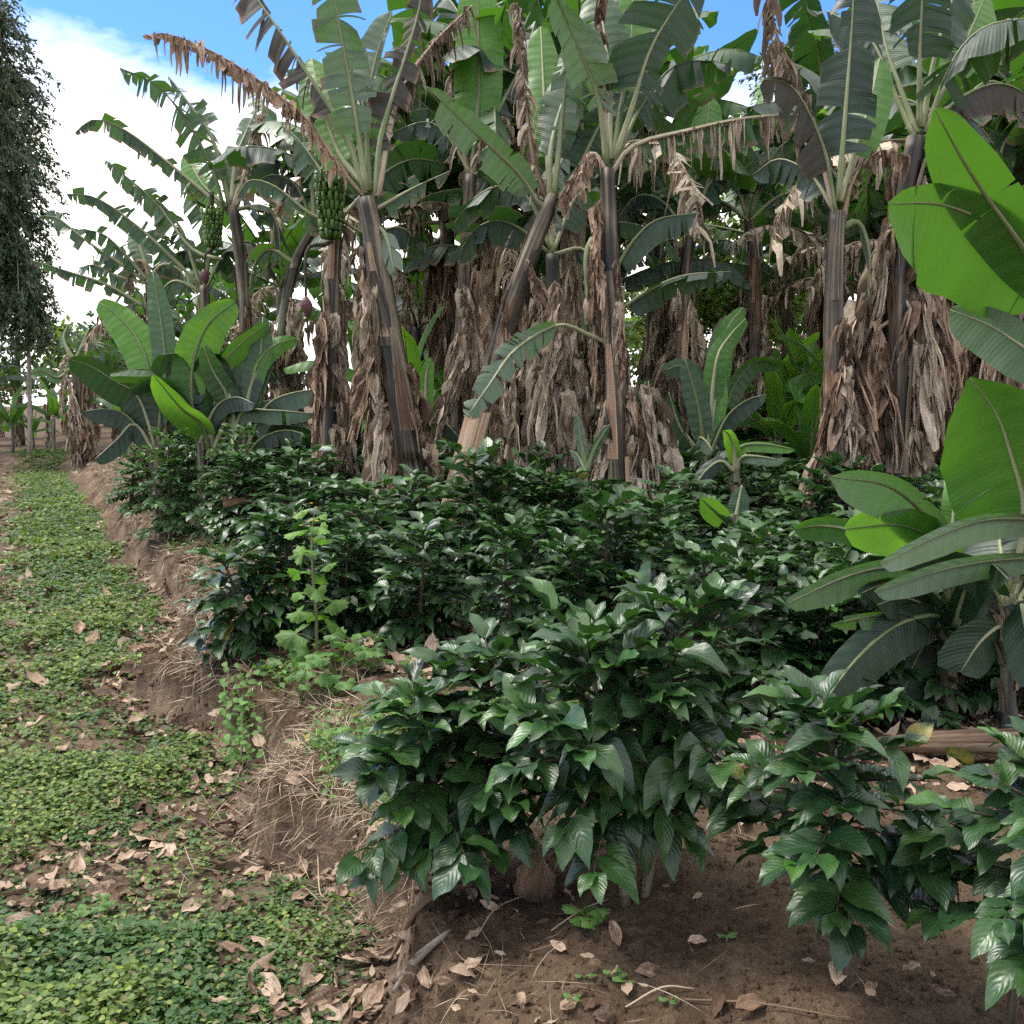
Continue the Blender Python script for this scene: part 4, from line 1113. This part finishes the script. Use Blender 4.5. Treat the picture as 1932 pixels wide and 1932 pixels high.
f = gp(57, 884); Dt = topx(f)[2]
print('tree depth', Dt)
f0 = f.copy()
tp = [f0 - [0, 0, .1], at(56, 760, Dt), at(50, 600, Dt), at(20, 300, Dt), at(0, 60, Dt)]
px_m = Dt / 966 * TH
crown = []
for (X, Y, rx, ry, dz) in [(-60, 60, 115, 110, 0), (-20, 190, 125, 110, .4), (-25, 320, 130, 110, -.3), (-5, 440, 118, 100, .3), (10, 540, 100, 90, 0), (50, 600, 66, 70, -.3), (-150, 300, 160, 320, 1.2)]:
    crown.append((at(X, Y, Dt + dz), np.array([rx, rx, ry]) * px_m))
tree('tall feathery dark tree with drooping small leaves at the left edge', f0, tp, crown, 95000, .14, 'tree', 61, .06, .8, name='tree', Wf=.24)
g = at(1490, 800, 24); g[2] = float(gz(g[0], g[1]))
tree('dark fine-leaved tree rising behind the banana tops at upper right', g, [g, at(1490, 500, 24), at(1480, 200, 24), at(1490, 60, 24)],
     [(at(1500, 140, 23.5), (1.3, 1.3, .7)), (at(1640, 130, 25), (1.5, 1.5, 1.2))], 9000, .16, 'tree', 62, .12, .3, barkm='bark')
g = at(1330, 800, 17.5); g[2] = float(gz(g[0], g[1]))
tree('sunlit round bush with orange new leaves between the banana trunks', g, [g, g + [0, 0, .6], g + [.1, 0, 1.2], g + [0, 0, 1.6]],
     [(at(1330, 540, 17.5), (.9, .9, .75)), (at(1250, 600, 17.3), (.7, .8, .8)), (at(1420, 570, 17.6), (.8, .8, .7)), (at(1340, 650, 17), (1.2, .8, .8)), (at(1480, 540, 18), (.7, .7, .6))], 6500, .16, 'bright', 63, .06, .1, name='bush', cat='bush', barkm='bark', Wf=.27)
for i, (X, D, h, lb) in enumerate([(40, 31, 5.6, 'light green bushy tree behind the pale trunk at far left'), (200, 40, 3.5, 'hazy green tree far beyond the end of the path'), (-60, 36, 4.5, 'green bushy tree at the far left edge beyond the path'), (470, 36, 4, 'far green tree showing between the left banana stems'), (900, 32, 3.6, 'far green tree behind the leaning banana trunk'), (1250, 34, 3.6, 'far green tree behind the central banana trunk'), (1680, 32, 4, 'far green tree behind the brown-skirted trunks at right'), (1980, 28, 4, 'far green tree beyond the right edge leaves'), (1390, 26, 6.2, 'bright far tree behind the fan of pale banana stalks'), (1520, 27, 6.2, 'bright far tree just left of the purplish banana trunk'), (1100, 30, 4.8, 'bright far tree between the leaning and the central trunks')]):
    g = at(X, 800, D); g[2] = float(gz(g[0], g[1])); z = np.array([0, 0, 1.])
    rs = np.random.RandomState(640 + i)
    tree(lb, g, [g, g + z * h * .4, g + z * h * .7, g + z * h], [(g + z * h * q + rs.randn(3) * [.9, .5, .2], (1.6, 1.4, 1.0)) for q in (.3, .55, .8, .95)], 4200, .26, 'bright' if 'bright' in lb or 'light' in lb else 'shrub', 70 + i, .1, .2, barkm='bark', Wf=.28)

# ------------------------------------------------------------------ ground cover, litter, straw
def scatter(n, ymin, ymax, xmin=-14, xmax=5, power=2.0, seed=0, dlo=-9, dhi=9):
    rs = np.random.RandomState(seed)
    y = ymin * (ymax / ymin) ** (rs.rand(n) ** 1.0)
    x = (.88 - .47 * y) + rs.uniform(dlo, dhi, n) * np.clip(y * .33, .8, 3)
    z = gz(x, y)
    return np.stack([x, y, z], 1), rs


def gnorm(P):
    e = .03
    zx = (gz(P[:, 0] + e, P[:, 1]) - gz(P[:, 0] - e, P[:, 1])) / (2 * e); zy = (gz(P[:, 0], P[:, 1] + e) - gz(P[:, 0], P[:, 1] - e)) / (2 * e)
    return nrm(np.stack([-zx, -zy, np.ones(len(P))], 1))


def inframe(P, mg=60):
    X, Y, D = topx(P)
    return (D > .5) & (X > -mg - 120) & (X < 1932 + mg) & (Y < 1932 + mg + 90)


# creeping cover on the path: sprigs of leaflets
P, rs = scatter(190000, 1.9, 27, seed=41, dlo=-4, dhi=.25)
d = edge_d(P[:, 0], P[:, 1]); X, Y, D = topx(P)
pn = fbm(P[:, 0] * 1.7, P[:, 1] * 1.7, 3, 31)
pn2 = fbm(P[:, 0] * 5, P[:, 1] * 5, 3, 33)
den = sst(.36, .60, pn * .6 + pn2 * .4) * .72 + .20
lane = np.exp(-((d + 1.15) / .95) ** 2)                       # the green lane runs along the bank
far = sst(6.5, 9.5, P[:, 1])
den = den * (1 - far) + far * (.05 + 1.0 * np.exp(-((d + .62) / .52) ** 4))
bare = np.exp(-(((P[:, 0] + 1.6) / .5) ** 2 + ((P[:, 1] - 3.42) / .30) ** 2))   # leaf drift across the path
den = den * (1 - .85 * bare) * (1 - .35 * sst(.52, .62, fbm(P[:, 0] * 1.5, P[:, 1] * 1.5, 3, 83)) * sst(3.3, 3.7, P[:, 1]))
lush = sst(3.15, 2.9, P[:, 1]) * sst(-.30, -.42, d)
den = np.maximum(den, lush)
den = den * sst(-.02, -.30, d) * np.where(P[:, 1] > 5, sst(-3.6, -2.2, d), 1)
keep = (rs.rand(len(P)) < den) & inframe(P) & (d < .2)
P = P[keep]; D = D[keep]; lush = lush[keep]; N_ = gnorm(P); n = len(P)
print('cover sprigs', n)
mb = MB(); size = np.clip(.0078 * D ** .8, .011, .06) * (1 + .35 * lush)
pat = fbm(P[:, 0] * 2.2, P[:, 1] * 2.2, 2, 55)
for k in range(4):
    a = rs.rand(n) * .8 + k * PI / 2 + P[:, 0] * 50
    up = rs.uniform(-.15, .5, n)
    dv = np.stack([np.cos(a), np.sin(a), up], 1)
    hgt = (rs.rand(n) ** 1.5) * (.015 + .05 * lush + .012 * D / 5 + .05 * sst(.5, .7, pat))
    L = size * rs.uniform(.8, 1.35, n)
    col = np.stack([np.clip(rs.rand(n) * .7 + .6 * (pat - .4), 0, 1), (rs.rand(n) < .06) * .5, np.where(rs.rand(n) < .16, rs.rand(n), .0) + .55 * sst(.5, .62, pat) * rs.rand(n), np.ones(n)], 1)
    leaves(mb, P + N_ * hgt[:, None] + rs.randn(n, 3) * [.006, .006, 0] * (D / 3)[:, None], dv, N_ + rs.randn(n, 3) * .35, L, L * .36, .15, .25, 0, col, 3, 2, drip=0)
# grass blades among the creeping leaves
q = rs.rand(n) < .16; Pq = P[q]; k = len(Pq); a = rs.rand(k) * 6.28
Lq = rs.uniform(.03, .09, k) * np.clip(D[q] / 4, .8, 1.5)
leaves(mb, Pq, np.stack([np.cos(a), np.sin(a), rs.uniform(.3, 1.8, k)], 1), np.array([0, 0, 1.]) + rs.randn(k, 3) * .3, Lq, np.clip(.0008 * D[q], .0016, .006), rs.uniform(.1, .8, k), 0, 0, np.stack([rs.rand(k), np.where(rs.rand(k) < .3, .6, 0), .6 * rs.rand(k), 1 + 0 * a], 1), 4, 1, drip=0)
o = mb.build('ground_cover', M['cover']); tag(o, 'low creeping green clover-like cover spread over the path', 'ground cover', kind='stuff')

# crumbs and clods of earth on bare ground
P, rs = scatter(46000, 1.7, 9, seed=45, dlo=-.6, dhi=4)
d = edge_d(P[:, 0], P[:, 1])
keep = (rs.rand(len(P)) < np.where(d > -.05, .9, .25)) & inframe(P); P = P[keep]; n = len(P)
sz = (.0022 + .012 * rs.rand(n) ** 5) * np.clip(topx(P)[2] / 3, .8, 2)
la = np.linspace(-1.5, 1.5, 4); lo = np.linspace(0, 2 * PI, 6)
U_ = np.stack([np.cos(la)[:, None] * np.cos(lo), np.cos(la)[:, None] * np.sin(lo), np.sin(la)[:, None] * np.ones(6)], -1)
rad_ = rs.uniform(.6, 1.3, (n, 4, 6)); rad_[:, :, 5] = rad_[:, :, 0]
mb = MB(); mb.grids(P[:, None, None] + sz[:, None, None, None] * rad_[..., None] * U_[None] * rs.uniform(.6, 1.3, (n, 1, 1, 3)), np.zeros((1, 1, 1, 2)), np.ones(4))
tag(mb.build('soil_clods', M['soil']), 'crumbs and small clods of brown earth scattered over the bare soil', 'soil clods', kind='stuff')

# fallen leaves: path side, bank foot, under the coffee
mb = MB()
P, rs = scatter(46000, 1.9, 24, seed=42, dlo=-5, dhi=4)
d = edge_d(P[:, 0], P[:, 1]); X, Y, D = topx(P)
foot = np.exp(-((d + .14) / .19) ** 2)
bare = np.exp(-(((P[:, 0] + 1.6) / .5) ** 2 + ((P[:, 1] - 3.42) / .32) ** 2))
den = .16 + .25 * sst(.5, .65, fbm(P[:, 0] * 2.3, P[:, 1] * 2.3, 3, 77)) + .95 * foot * (1 - .4 * sst(6, 9, P[:, 1])) + .95 * bare + .6 * sst(-.9, -1.5, d) * sst(7, 9, P[:, 1]) + .22 * sst(-.9, -1.6, d) + .45 * sst(-.7, -1.2, d) * sst(.5, .58, fbm(P[:, 0] * 1.1, P[:, 1] * 1.1, 3, 78)) * sst(3.0, 3.4, P[:, 1])
fld = sst(.5, .9, d) * (.05 + .75 * sst(3.0, 3.4, P[:, 1] - .08 * P[:, 0]))
den = np.where(d > .35, fld, den)
den = np.where((d > .1) & (d < .45), .16, den)
den = den * np.where((P[:, 1] < 3.0) & (d < -.35), .25, 1)
keep = (rs.rand(len(P)) < den) & inframe(P)
P = P[keep]; n = len(P); N_ = gnorm(P); a = rs.rand(n) * 6.28
dv = np.stack([np.cos(a), np.sin(a), rs.randn(n) * .25], 1); dv = dv - N_ * np.sum(dv * N_, 1)[:, None] * .8
L = (.03 + .11 * rs.rand(n) ** 1.8) * np.clip(D[keep] / 4, .8, 1.6)
col = np.stack([rs.rand(n), 0 * a, 0 * a, 1 + 0 * a], 1)
leaves(mb, P + N_ * rs.uniform(.004, .03, n)[:, None], dv, N_ + rs.randn(n, 3) * .4, L, L * rs.uniform(.16, .3, n), rs.uniform(-.5, .5, n), rs.uniform(-.2, .7, n), .25, col, 5, 4)
print('litter', n)
tag(mb.build('leaf_litter', M['litter']), 'brown fallen leaves lying along the bank foot and under the coffee', 'leaf litter', kind='stuff')

# dry grass and rootlets hanging on the bank face
P, rs = scatter(130000, 1.9, 20, seed=43, dlo=-.5, dhi=1.6)
d = edge_d(P[:, 0], P[:, 1]); X, Y, D = topx(P)
pn = fbm(P[:, 0] * 1.9, P[:, 1] * 1.9, 3, 71)
den = np.exp(-((d - .2) / .24) ** 2) * (.06 + .75 * sst(.48, .64, pn)) + .02 + .25 * sst(6, 9, P[:, 1]) * np.exp(-((d - .4) / .5) ** 2)
den = den * (.06 + .94 * sst(2.7, 3.1, P[:, 1]))
keep = (rs.rand(len(P)) < den) & inframe(P)
P = P[keep]; D = D[keep]; n = len(P); N_ = gnorm(P); a = rs.rand(n) * 6.28
dv = np.stack([np.cos(a) * .8 - .5, np.sin(a) * .8 - .25, rs.uniform(-1.2, .4, n)], 1); dv = dv - N_ * np.minimum(0, np.sum(dv * N_, 1) - .15)[:, None]
L = rs.uniform(.05, .2, n); W = np.clip(.00032 * D ** .95, .0005, .003) * rs.uniform(.7, 1.6, n)
mb = MB(); leaves(mb, P + N_ * .006, dv, N_ + rs.randn(n, 3) * .4, L, W, rs.uniform(-.3, .7, n), 0, 0, np.stack([rs.rand(n), 0 * a, 0 * a, 1 + 0 * a], 1), 4, 1, drip=0)
print('straw', n)
tag(mb.build('dry_grass', M['straw']), 'matted dry straw and rootlets on the face of the bank', 'dry grass', kind='stuff')

# green weeds and grass tufts along the rim of the bank and between the rows
P, rs = scatter(26000, 2.2, 16, seed=44, dlo=.1, dhi=4)
d = edge_d(P[:, 0], P[:, 1]); X, Y, D = topx(P)
pn = fbm(P[:, 0] * 1.3, P[:, 1] * 1.3, 3, 91)
den = sst(.50, .62, pn) * np.exp(-((d - .75) / .55) ** 2) * sst(2.9, 3.3, P[:, 1]) + .35 * sst(.52, .6, pn) * sst(3.6, 4.2, P[:, 1]) * sst(.6, 1, d)
keep = (rs.rand(len(P)) < den) & inframe(P)
P = P[keep]; D = D[keep]; n = len(P); mb = MB()
for k in range(5):
    a = rs.rand(n) * 6.28; h = rs.rand(n) * .09
    L = rs.uniform(.02, .055, n); gr = rs.rand(n) < .3
    L = np.where(gr, L * 2.6, L); W = np.where(gr, .0035, L * .3)
    dv = np.stack([np.cos(a), np.sin(a), np.where(gr, 1.2, rs.uniform(-.1, .6, n))], 1)
    leaves(mb, P + np.stack([np.cos(a) * .02, np.sin(a) * .02, np.where(gr, 0, h)], 1), dv, np.array([0, 0, 1.]) + rs.randn(n, 3) * .3, L, W, rs.uniform(.1, .6, n), .2, 0, np.stack([rs.rand(n), (rs.rand(n) < .05) * .5, rs.rand(n) * .6, 1 + 0 * a], 1), 3, 2, drip=0)
print('weeds', n)
tag(mb.build('low_weeds', M['weed']), 'fresh green low weeds growing along the rim of the bank', 'weeds', kind='stuff')

# ------------------------------------------------------------------ single plants, sticks, logs
def lobed(mb, p, d, nr, R, rs, young=.4):
    """palmate lobed leaf"""
    d = nrm(np.asarray(d, float)); nr = np.asarray(nr, float); s = nrm(np.cross(d, nr)); nn = np.cross(s, d)
    th = np.linspace(-2.5, 2.5, 41)
    r = R * (.55 + .45 * np.abs(np.cos(th * 1.28))) * (1 + .10 * np.sin(th * 14)) * (1 - .12 * np.abs(th) / 2.5)
    q = np.linspace(0, 1, 5)
    P = np.asarray(p)[None, None] + (q[None, :] * r[:, None])[..., None] * (np.cos(th)[:, None, None] * d + np.sin(th)[:, None, None] * s) + (R * .18 * np.sin(th * 2.56 + 1)[:, None] * q[None, :] ** 2 - R * .25 * q[None] ** 2)[..., None] * nn
    uv = np.stack(np.broadcast_arrays(q[None, :] * .9 + .1, th[:, None] * .3), -1)
    mb.grid(P, uv, (rs.rand(), 0, young, 1))


b = gp(596, 1255); D = topx(b)[2]; rs = np.random.RandomState(9)
w = thing('tall_weed', b, 'tall lobed-leaf weed with small yellow flowers on the bank rim', 'weed')
st = MB(); sp = [b - [0, 0, .05], at(597, 1170, D), at(590, 1080, D), at(588, 1010, D + .03), at(594, 962, D)]
tube(st, sp, [.010, .009, .006, .003], 6, 24, (.5, 0, 0, 1))
lf = MB(); A, _ = spline(sp, 60)
for k in range(21):
    t = (k + .5) / 21; p = A[int(t * 59)]; a = k * 2.4 + rs.randn() * .3
    ln = .085 * (1 - .55 * t) * rs.uniform(.7, 1.2) + .03; u = np.array([math.cos(a), math.sin(a), .35])
    e = p + u * ln
    tube(st, [p, p + u * ln * .6 + [0, 0, .01], e], [.003, .002], 4, 5, (.3, 0, 0, 1))
    lobed(lf, e, u + [0, 0, rs.uniform(-1.3, .3)], u * .7 + [0, 0, .8] + rs.randn(3) * .3, (.095 * (1 - .55 * t) + .014) * rs.uniform(.75, 1.1), rs, .25 + .5 * t)
st.build('stem', M['twig'], w, b); lf.build('foliage', M['weed'], w, b)
fl = MB()
for k in range(9):
    c = A[59 - rs.randint(0, 9)] + rs.randn(3) * [.035, .03, .025] + [0, 0, .02]; n = 7; a = np.arange(n) * 2 * PI / n
    leaves(fl, np.tile(c, (n, 1)), np.stack([np.cos(a), np.sin(a), .3 + 0 * a], 1), np.tile([0, 0, 1.], (n, 1)), .013, .004, .1, .1, 0, None, 2, 2, drip=0)
fl.build('flower', M['petal'], w, b)

# lobed weeds round its foot
for i, (X, Y, n_, R, lb) in enumerate([(640, 1300, 14, .07, 'clump of round lobed weed leaves at the foot of the tall flowering weed'), (570, 1330, 10, .06, 'low lobed weed hanging over the soil hump below the tall weed'),
                                       (700, 1275, 9, .055, 'small lobed weed right of the tall flowering weed')]):
    b = gp(X, Y); D = topx(b)[2]; w = thing('lobed_weed', b, lb, 'weed', 'lobed weeds on the bank rim'); lf = MB(); st = MB()
    for k in range(n_):
        a = rs.rand() * 6.28; u = np.array([math.cos(a), math.sin(a), 0]); h = rs.uniform(.05, .22); e = b + u * rs.uniform(.04, .2) + [0, 0, h]
        tube(st, [b, b + u * .03 + [0, 0, h * .6], e], [.003, .002], 4, 6); lobed(lf, e, u + [0, 0, -.2], [0, -.3, 1], R * rs.uniform(.6, 1.1), rs, .25)
    st.build('stem', M['twig'], w, b); lf.build('foliage', M['weed'], w, b)

# trailing plant down the cut bank
b = gp(460, 1290); w = thing('trailing_weed', b, 'bright green weed trailing down the cut face of the bank', 'weed'); lf = MB(); st = MB()
q = [gp(x, y) + [0, -.03, .02] for x, y in [(462, 1288), (455, 1330), (462, 1370), (470, 1405), (482, 1440)]]
A, _ = spline(q, 60); tube(st, q, [.005, .003], 5, 20)
n = 150; ii = rs.randint(0, 60, n); a = rs.rand(n) * 6.28
leaves(lf, A[ii] + rs.randn(n, 3) * [.05, .02, .035] + [0, -.03, .02], np.stack([np.cos(a), np.sin(a) - .6, rs.uniform(-.5, .5, n)], 1), np.array([0, -.7, .8]) + rs.randn(n, 3) * .3, rs.uniform(.03, .065, n), rs.uniform(.012, .02, n), .3, .2, .1, np.stack([rs.rand(n), 0 * a, .2 + .4 * rs.rand(n), 1 + 0 * a], 1), 4, 2)
st.build('stem', M['twig'], w, b); lf.build('foliage', M['weed'], w, b)

# feather-leaved seedling in the coffee
b = at(1262, 1000, 6.9); b[2] = float(gz(b[0], b[1])); w = thing('compound_leaf_plant', b, 'pale feather-leaved sapling at the foot of the central banana trunk', 'sapling'); lf = MB(); st = MB()
tip = at(1262, 950, 6.9); tube(st, [b, .5 * (b + tip), tip], [.008, .005], 5, 8)
for (X, Y) in [(1185, 925), (1215, 905), (1330, 905), (1345, 935), (1290, 895)]:
    e = at(X, Y, 6.7 + rs.rand() * .4); C, L = spline([tip, .5 * (tip + e) + [0, 0, .05], e], 20); tube(st, C[::4], [.004, .002], 4, 8)
    T = nrm(np.gradient(C, axis=0)); S = nrm(np.cross(T, [0, 0, 1.]))
    for s in (-1, 1):
        leaves(lf, C[3::2], S[3::2] * s + T[3::2] * .5 + [0, 0, -.1], np.tile([0, -.3, 1.], (len(C[3::2]), 1)), .10, .02, .2, .15, .05, None, 4, 2)
st.build('stem', M['twig'], w, b); lf.build('foliage', M['shrub'], w, b)

# seedlings on bare soil
def seedling(X, Y, R, n, lb):
    b = gp(X, Y); w = thing('seedling', b, lb, 'seedling', 'small seedlings on the bare soil'); lf = MB(); st = MB()
    for k in range(n):
        a = k * 2.4 + rs.rand(); u = np.array([math.cos(a), math.sin(a), 0]); h = R * rs.uniform(.5, 1.1); e = b + u * R * rs.uniform(.5, .9) + [0, 0, h]
        tube(st, [b - [0, 0, .01], b + [0, 0, h * .6], e], [.0025, .0018], 4, 5); lobed(lf, e, u, [0, 0, 1], R * rs.uniform(.5, .75), rs, .3)
    st.build('stem', M['twig'], w, b); lf.build('foliage', M['weed'], w, b)
for s in [(1105, 1752, .05, 6, 'round-leaved green seedling in front of the tallest foreground coffee shrub'), (1372, 1775, .02, 3, 'three-leaved tiny seedling left of the single-stemmed coffee shrub'), (1105, 1850, .018, 3, 'tiny seedling on the soil hump, below the round-leaved seedling'), (1160, 1850, .022, 4, 'small seedling right of the tiny one on the soil hump'),
          (1185, 1858, .015, 3, 'faint small seedling beside another at the soil hump'), (1265, 1895, .018, 3, 'tiny seedling near the straw at the bottom of the photo'), (1080, 1890, .02, 3, 'thin green sprout at the lowest part of the soil hump'), (490, 1190, .05, 3, 'green sprout under the coffee shrub on the soil hump'), (180, 1735, .05, 5, 'pale green spiky sprout in the green cover at lower left')]: seedling(*s)

# fallen logs
def log(pts, r, lb, flat=.8, mat='log', name='fallen_log', cat='log'):
    b = np.asarray(pts[0]); o = thing(name, b, lb, cat); mb = MB()
    tube(mb, pts, r, 14, 26, (.3, 0, 0, 1), rough=.16, flat=flat); mb.build('trunk', M[mat], o, b); return o
g0 = at(1640, 1405, 3.75); g1 = at(1800, 1400, 3.65); g2 = at(2040, 1395, 3.5)
o = log([g0, g1, g2], [.03, .05, .055, .055], 'old split brown log lying behind the foreground coffee at right')
mb = MB(); tube(mb, [g0 + [.1, -.05, -.11], g1 + [0, -.06, -.11], g2 + [0, -.06, -.12]], [.04, .05, .05], 10, 20, (.1, 0, 0, 1), rough=.15); mb.build('split_half', M['log'], o, g0)
mb = MB(); tube(mb, [g1 + [.25, -.06, .0], g1 + [.36, -.08, .08], g1 + [.45, -.1, .02]], [.012, .05, .02], 7, 9, (0, 0, 0, 1), rough=.4, flat=.3); mb.build('bark_flap', M['deadbrown'], o, g0)
for q in (g0, g1, g2):
    print('log z', q[2], gz(q[0], q[1]))
l0 = at(425, 945, 9.6); l1 = at(600, 950, 9.6)
log([l0, .5 * (l0 + l1), l1], [.09, .1, .08], 'reddish fallen log lying behind the coffee below the young banana clump', .9, 'sheath')
for (X, Y) in ((455, 990), (590, 1000)):
    pass
b = gp(1012, 1672)
o = thing('cut_stump', b, 'fibrous brown cut stump half buried behind the front coffee stems', 'stump'); mb = MB()
tube(mb, [b - [0, 0, .05], b + [.0, .01, .03], b + [.01, .02, .075], b + [.012, .02, .078]], [.068, .064, .055, .01], 16, 12, (.35, 0, 0, 1), rough=.25); mb.build('wood', M['deadbrown'], o, b)
def stick(pts, r, lb, mat='straw', name='stick', cat='stick', flat=1.):
    pts = [gp(x, y) + [0, 0, h] for x, y, h in pts]; mb = MB(); tube(mb, pts, r, 6, 16, (rs.rand(), 0, 0, 1), rough=.2, flat=flat)
    tag(mb.build(name, M[mat]), lb, cat)
stick([(735, 1740, .01), (800, 1712, .02), (870, 1690, .03), (950, 1668, .02)], [.004, .011, .012, .006], 'pale bark strip lying at the foot of the two-stemmed coffee shrub', 'ribd', 'bark_strip', 'bark strip')
stick([(745, 1875, .008), (790, 1840, .022), (825, 1790, .022), (850, 1760, .006)], [.010, .012, .013, .006], 'pale knobbly root curving over the soil hump', 'palebark', 'root', 'root')
stick([(735, 1690, .02), (760, 1660, .02), (775, 1640, .0)], [.008, .012, .006], 'short pale root stub on the bank by the bark strip', 'palebark', 'root', 'root')
for i, (a, c, lb) in enumerate([((1040, 1760), (1150, 1700), 'thin straw left of the round-leaved seedling'), ((900, 1770), (1000, 1690), 'long thin straw on the soil hump'), ((1180, 1905), (1310, 1870), 'long pale straw near the bottom edge'), ((1290, 1890), (1590, 1925), 'longest pale straw along the bottom edge'), ((1000, 1800), (1070, 1775), 'short curled straw on the soil hump'),
                                 ((860, 1800), (930, 1850), 'short straw at the crest of the soil hump'), ((600, 1640), (640, 1540), 'dry upright grass stalk on the bank face'), ((168, 1200), (166, 1150), 'short dry upright stalk standing on the path')]):
    m_ = (.5 * (a[0] + c[0]) + rs.randn() * 8, .5 * (a[1] + c[1]) + rs.randn() * 8)
    stick([(*a, .006), (*m_, .02), (*c, .006)], [.002, .0025, .0015], lb, 'straw', 'straw', 'straw')
# larger fallen leaves, each its own
big = [(205, 1690, .15, 0, 'orange-brown curved fallen leaf on the green cover'), (120, 1680, .12, 1.2, 'tan fallen leaf standing on edge in the leaf drift'), (365, 1720, .12, .9, 'pale folded fallen leaf at the centre of the lower path'), (268, 1570, .10, .3, 'orange fallen leaf in the upper part of the cover'), (90, 1625, .12, 1., 'rusty fallen leaf in the drift at left'),
       (300, 1590, .11, 2.2, 'long tan fallen leaf beside the orange one'), (40, 1750, .14, .2, 'wide greyish fallen leaf at left edge of the drift'), (105, 1830, .12, 2.4, 'pinkish brown fallen leaf over the lush cover'), (270, 1895, .13, .1, 'wavy tan fallen leaf lying across the lush cover'), (425, 1480, .1, .2, 'reddish fallen leaf by the foot of the cut bank'),
       (590, 1850, .16, 1.2, 'long curled tan leaf at the bottom of the bank'), (500, 1870, .15, 2.5, 'pale strap-like leaf at the edge of the lush cover'), (610, 1900, .16, .5, 'dark brown leaf at the bottom of the bank'), (1320, 1790, .06, .1, 'small tan leaf on bare soil left of the single coffee stem'), (1420, 1910, .10, .4, 'orange-tan curled leaf at the bottom edge'),
       (1580, 1850, .12, 1.2, 'brown leaf leaning at the single coffee stem'), (785, 1760, .10, 1.5, 'grey curled leaf below the bark strip'), (770, 1715, .10, .4, 'yellowish crumpled leaf beside the bark strip'), (570, 1700, .12, .9, 'tan leaf at the foot of the bank'), (1395, 1545, .2, 1.4, 'large pale dry leaf showing behind the coffee at right'), (130, 1165, .22, .3, 'grey dry leaf heap piece on the far path')]
for (X, Y, L, a, lb) in big:
    p = gp(X, Y); mb = MB(); nn = gnorm(p[None])
    dv = np.array([[math.cos(a), math.sin(a), .15]])
    leaves(mb, p[None] + nn * .025 - dv * L * .4, dv, nn + [[rs.randn() * .5, -.7, 0]], np.array([L]), np.array([L * .24]), np.array([.25]), np.array([.45]), .2, np.array([[.35 + .5 * rs.rand(), 0, 0, 1]]), 10, 6)
    tag(mb.build('fallen_leaf', M['sheath' if 'orange' in lb or 'rusty' in lb else 'litter']), lb, 'fallen leaf', 'large fallen leaves')

# ------------------------------------------------------------------ sky and sun
SUN_EL, SUN_AZ = math.radians(60), math.radians(-72)
W = bpy.data.worlds.new('World'); SC.world = W; W.use_nodes = True
nt = W.node_tree; nt.nodes.clear()
N = lambda t: nt.nodes.new('ShaderNode' + t)
Lk = lambda a, b: nt.links.new(a, b)
sky = N('TexSky'); sky.sky_type = 'NISHITA'; sky.sun_disc = False; sky.sun_elevation = SUN_EL; sky.sun_rotation = SUN_AZ; sky.air_density = 1.3; sky.dust_density = .3; sky.ozone_density = 3
tc = N('TexCoord'); sx = N('SeparateXYZ'); Lk(tc.outputs['Generated'], sx.inputs[0])
mp = N('Mapping'); mp.inputs['Scale'].default_value = (1, 1, 2.2); mp.inputs['Location'].default_value = (.35, .2, .1); Lk(tc.outputs['Generated'], mp.inputs[0])
cn = noise(N, Lk, mp.outputs[0], 3.2, 7, .58)
elv = mth(N, Lk, 'ADD', mrange(N, Lk, sx.outputs[2], 18e-2, .33, .40, -.09), mrange(N, Lk, sx.outputs[2], .42, .6, 0, .26))
cl = mrange(N, Lk, mth(N, Lk, 'ADD', cn, elv), .47, .72)
blue = mixc(N, Lk, 1.0, sky.outputs[0], (.42, .68, 1.15), 'MULTIPLY')
col = mixc(N, Lk, cl, blue, (11.4, 11.0, 10.5))
bg = N('Background'); bg.inputs[1].default_value = .1; Lk(col, bg.inputs[0])
ow = N('OutputWorld'); Lk(bg.outputs[0], ow.inputs[0])
sl = bpy.data.lights.new('sun', 'SUN'); sl.energy = 2.4; sl.angle = math.radians(20); sl.color = (1, .95, .87)
so = bpy.data.objects.new('sun', sl); COL.objects.link(so)
sd = Vector((math.sin(SUN_AZ) * math.cos(SUN_EL), math.cos(SUN_AZ) * math.cos(SUN_EL), math.sin(SUN_EL)))
so.rotation_euler = sd.to_track_quat('Z', 'Y').to_euler()

cam = bpy.data.cameras.new('camera'); co = bpy.data.objects.new('camera', cam); COL.objects.link(co)
co.location = Vector(CC); co.rotation_euler = (PI / 2 - PITCH, 0, 0); cam.sensor_fit = 'HORIZONTAL'; cam.angle = math.radians(54); cam.clip_end = 2000; cam.clip_start = .05
SC.camera = co
SC.view_settings.view_transform = 'Standard'; SC.view_settings.look = 'None'; SC.view_settings.exposure = 1.2; SC.view_settings.gamma = 1
SC.cycles.max_bounces = 6; SC.cycles.diffuse_bounces = 3; SC.cycles.glossy_bounces = 2; SC.cycles.transmission_bounces = 3
SC.cycles.use_denoising = False; SC.cycles.sample_clamp_indirect = 4
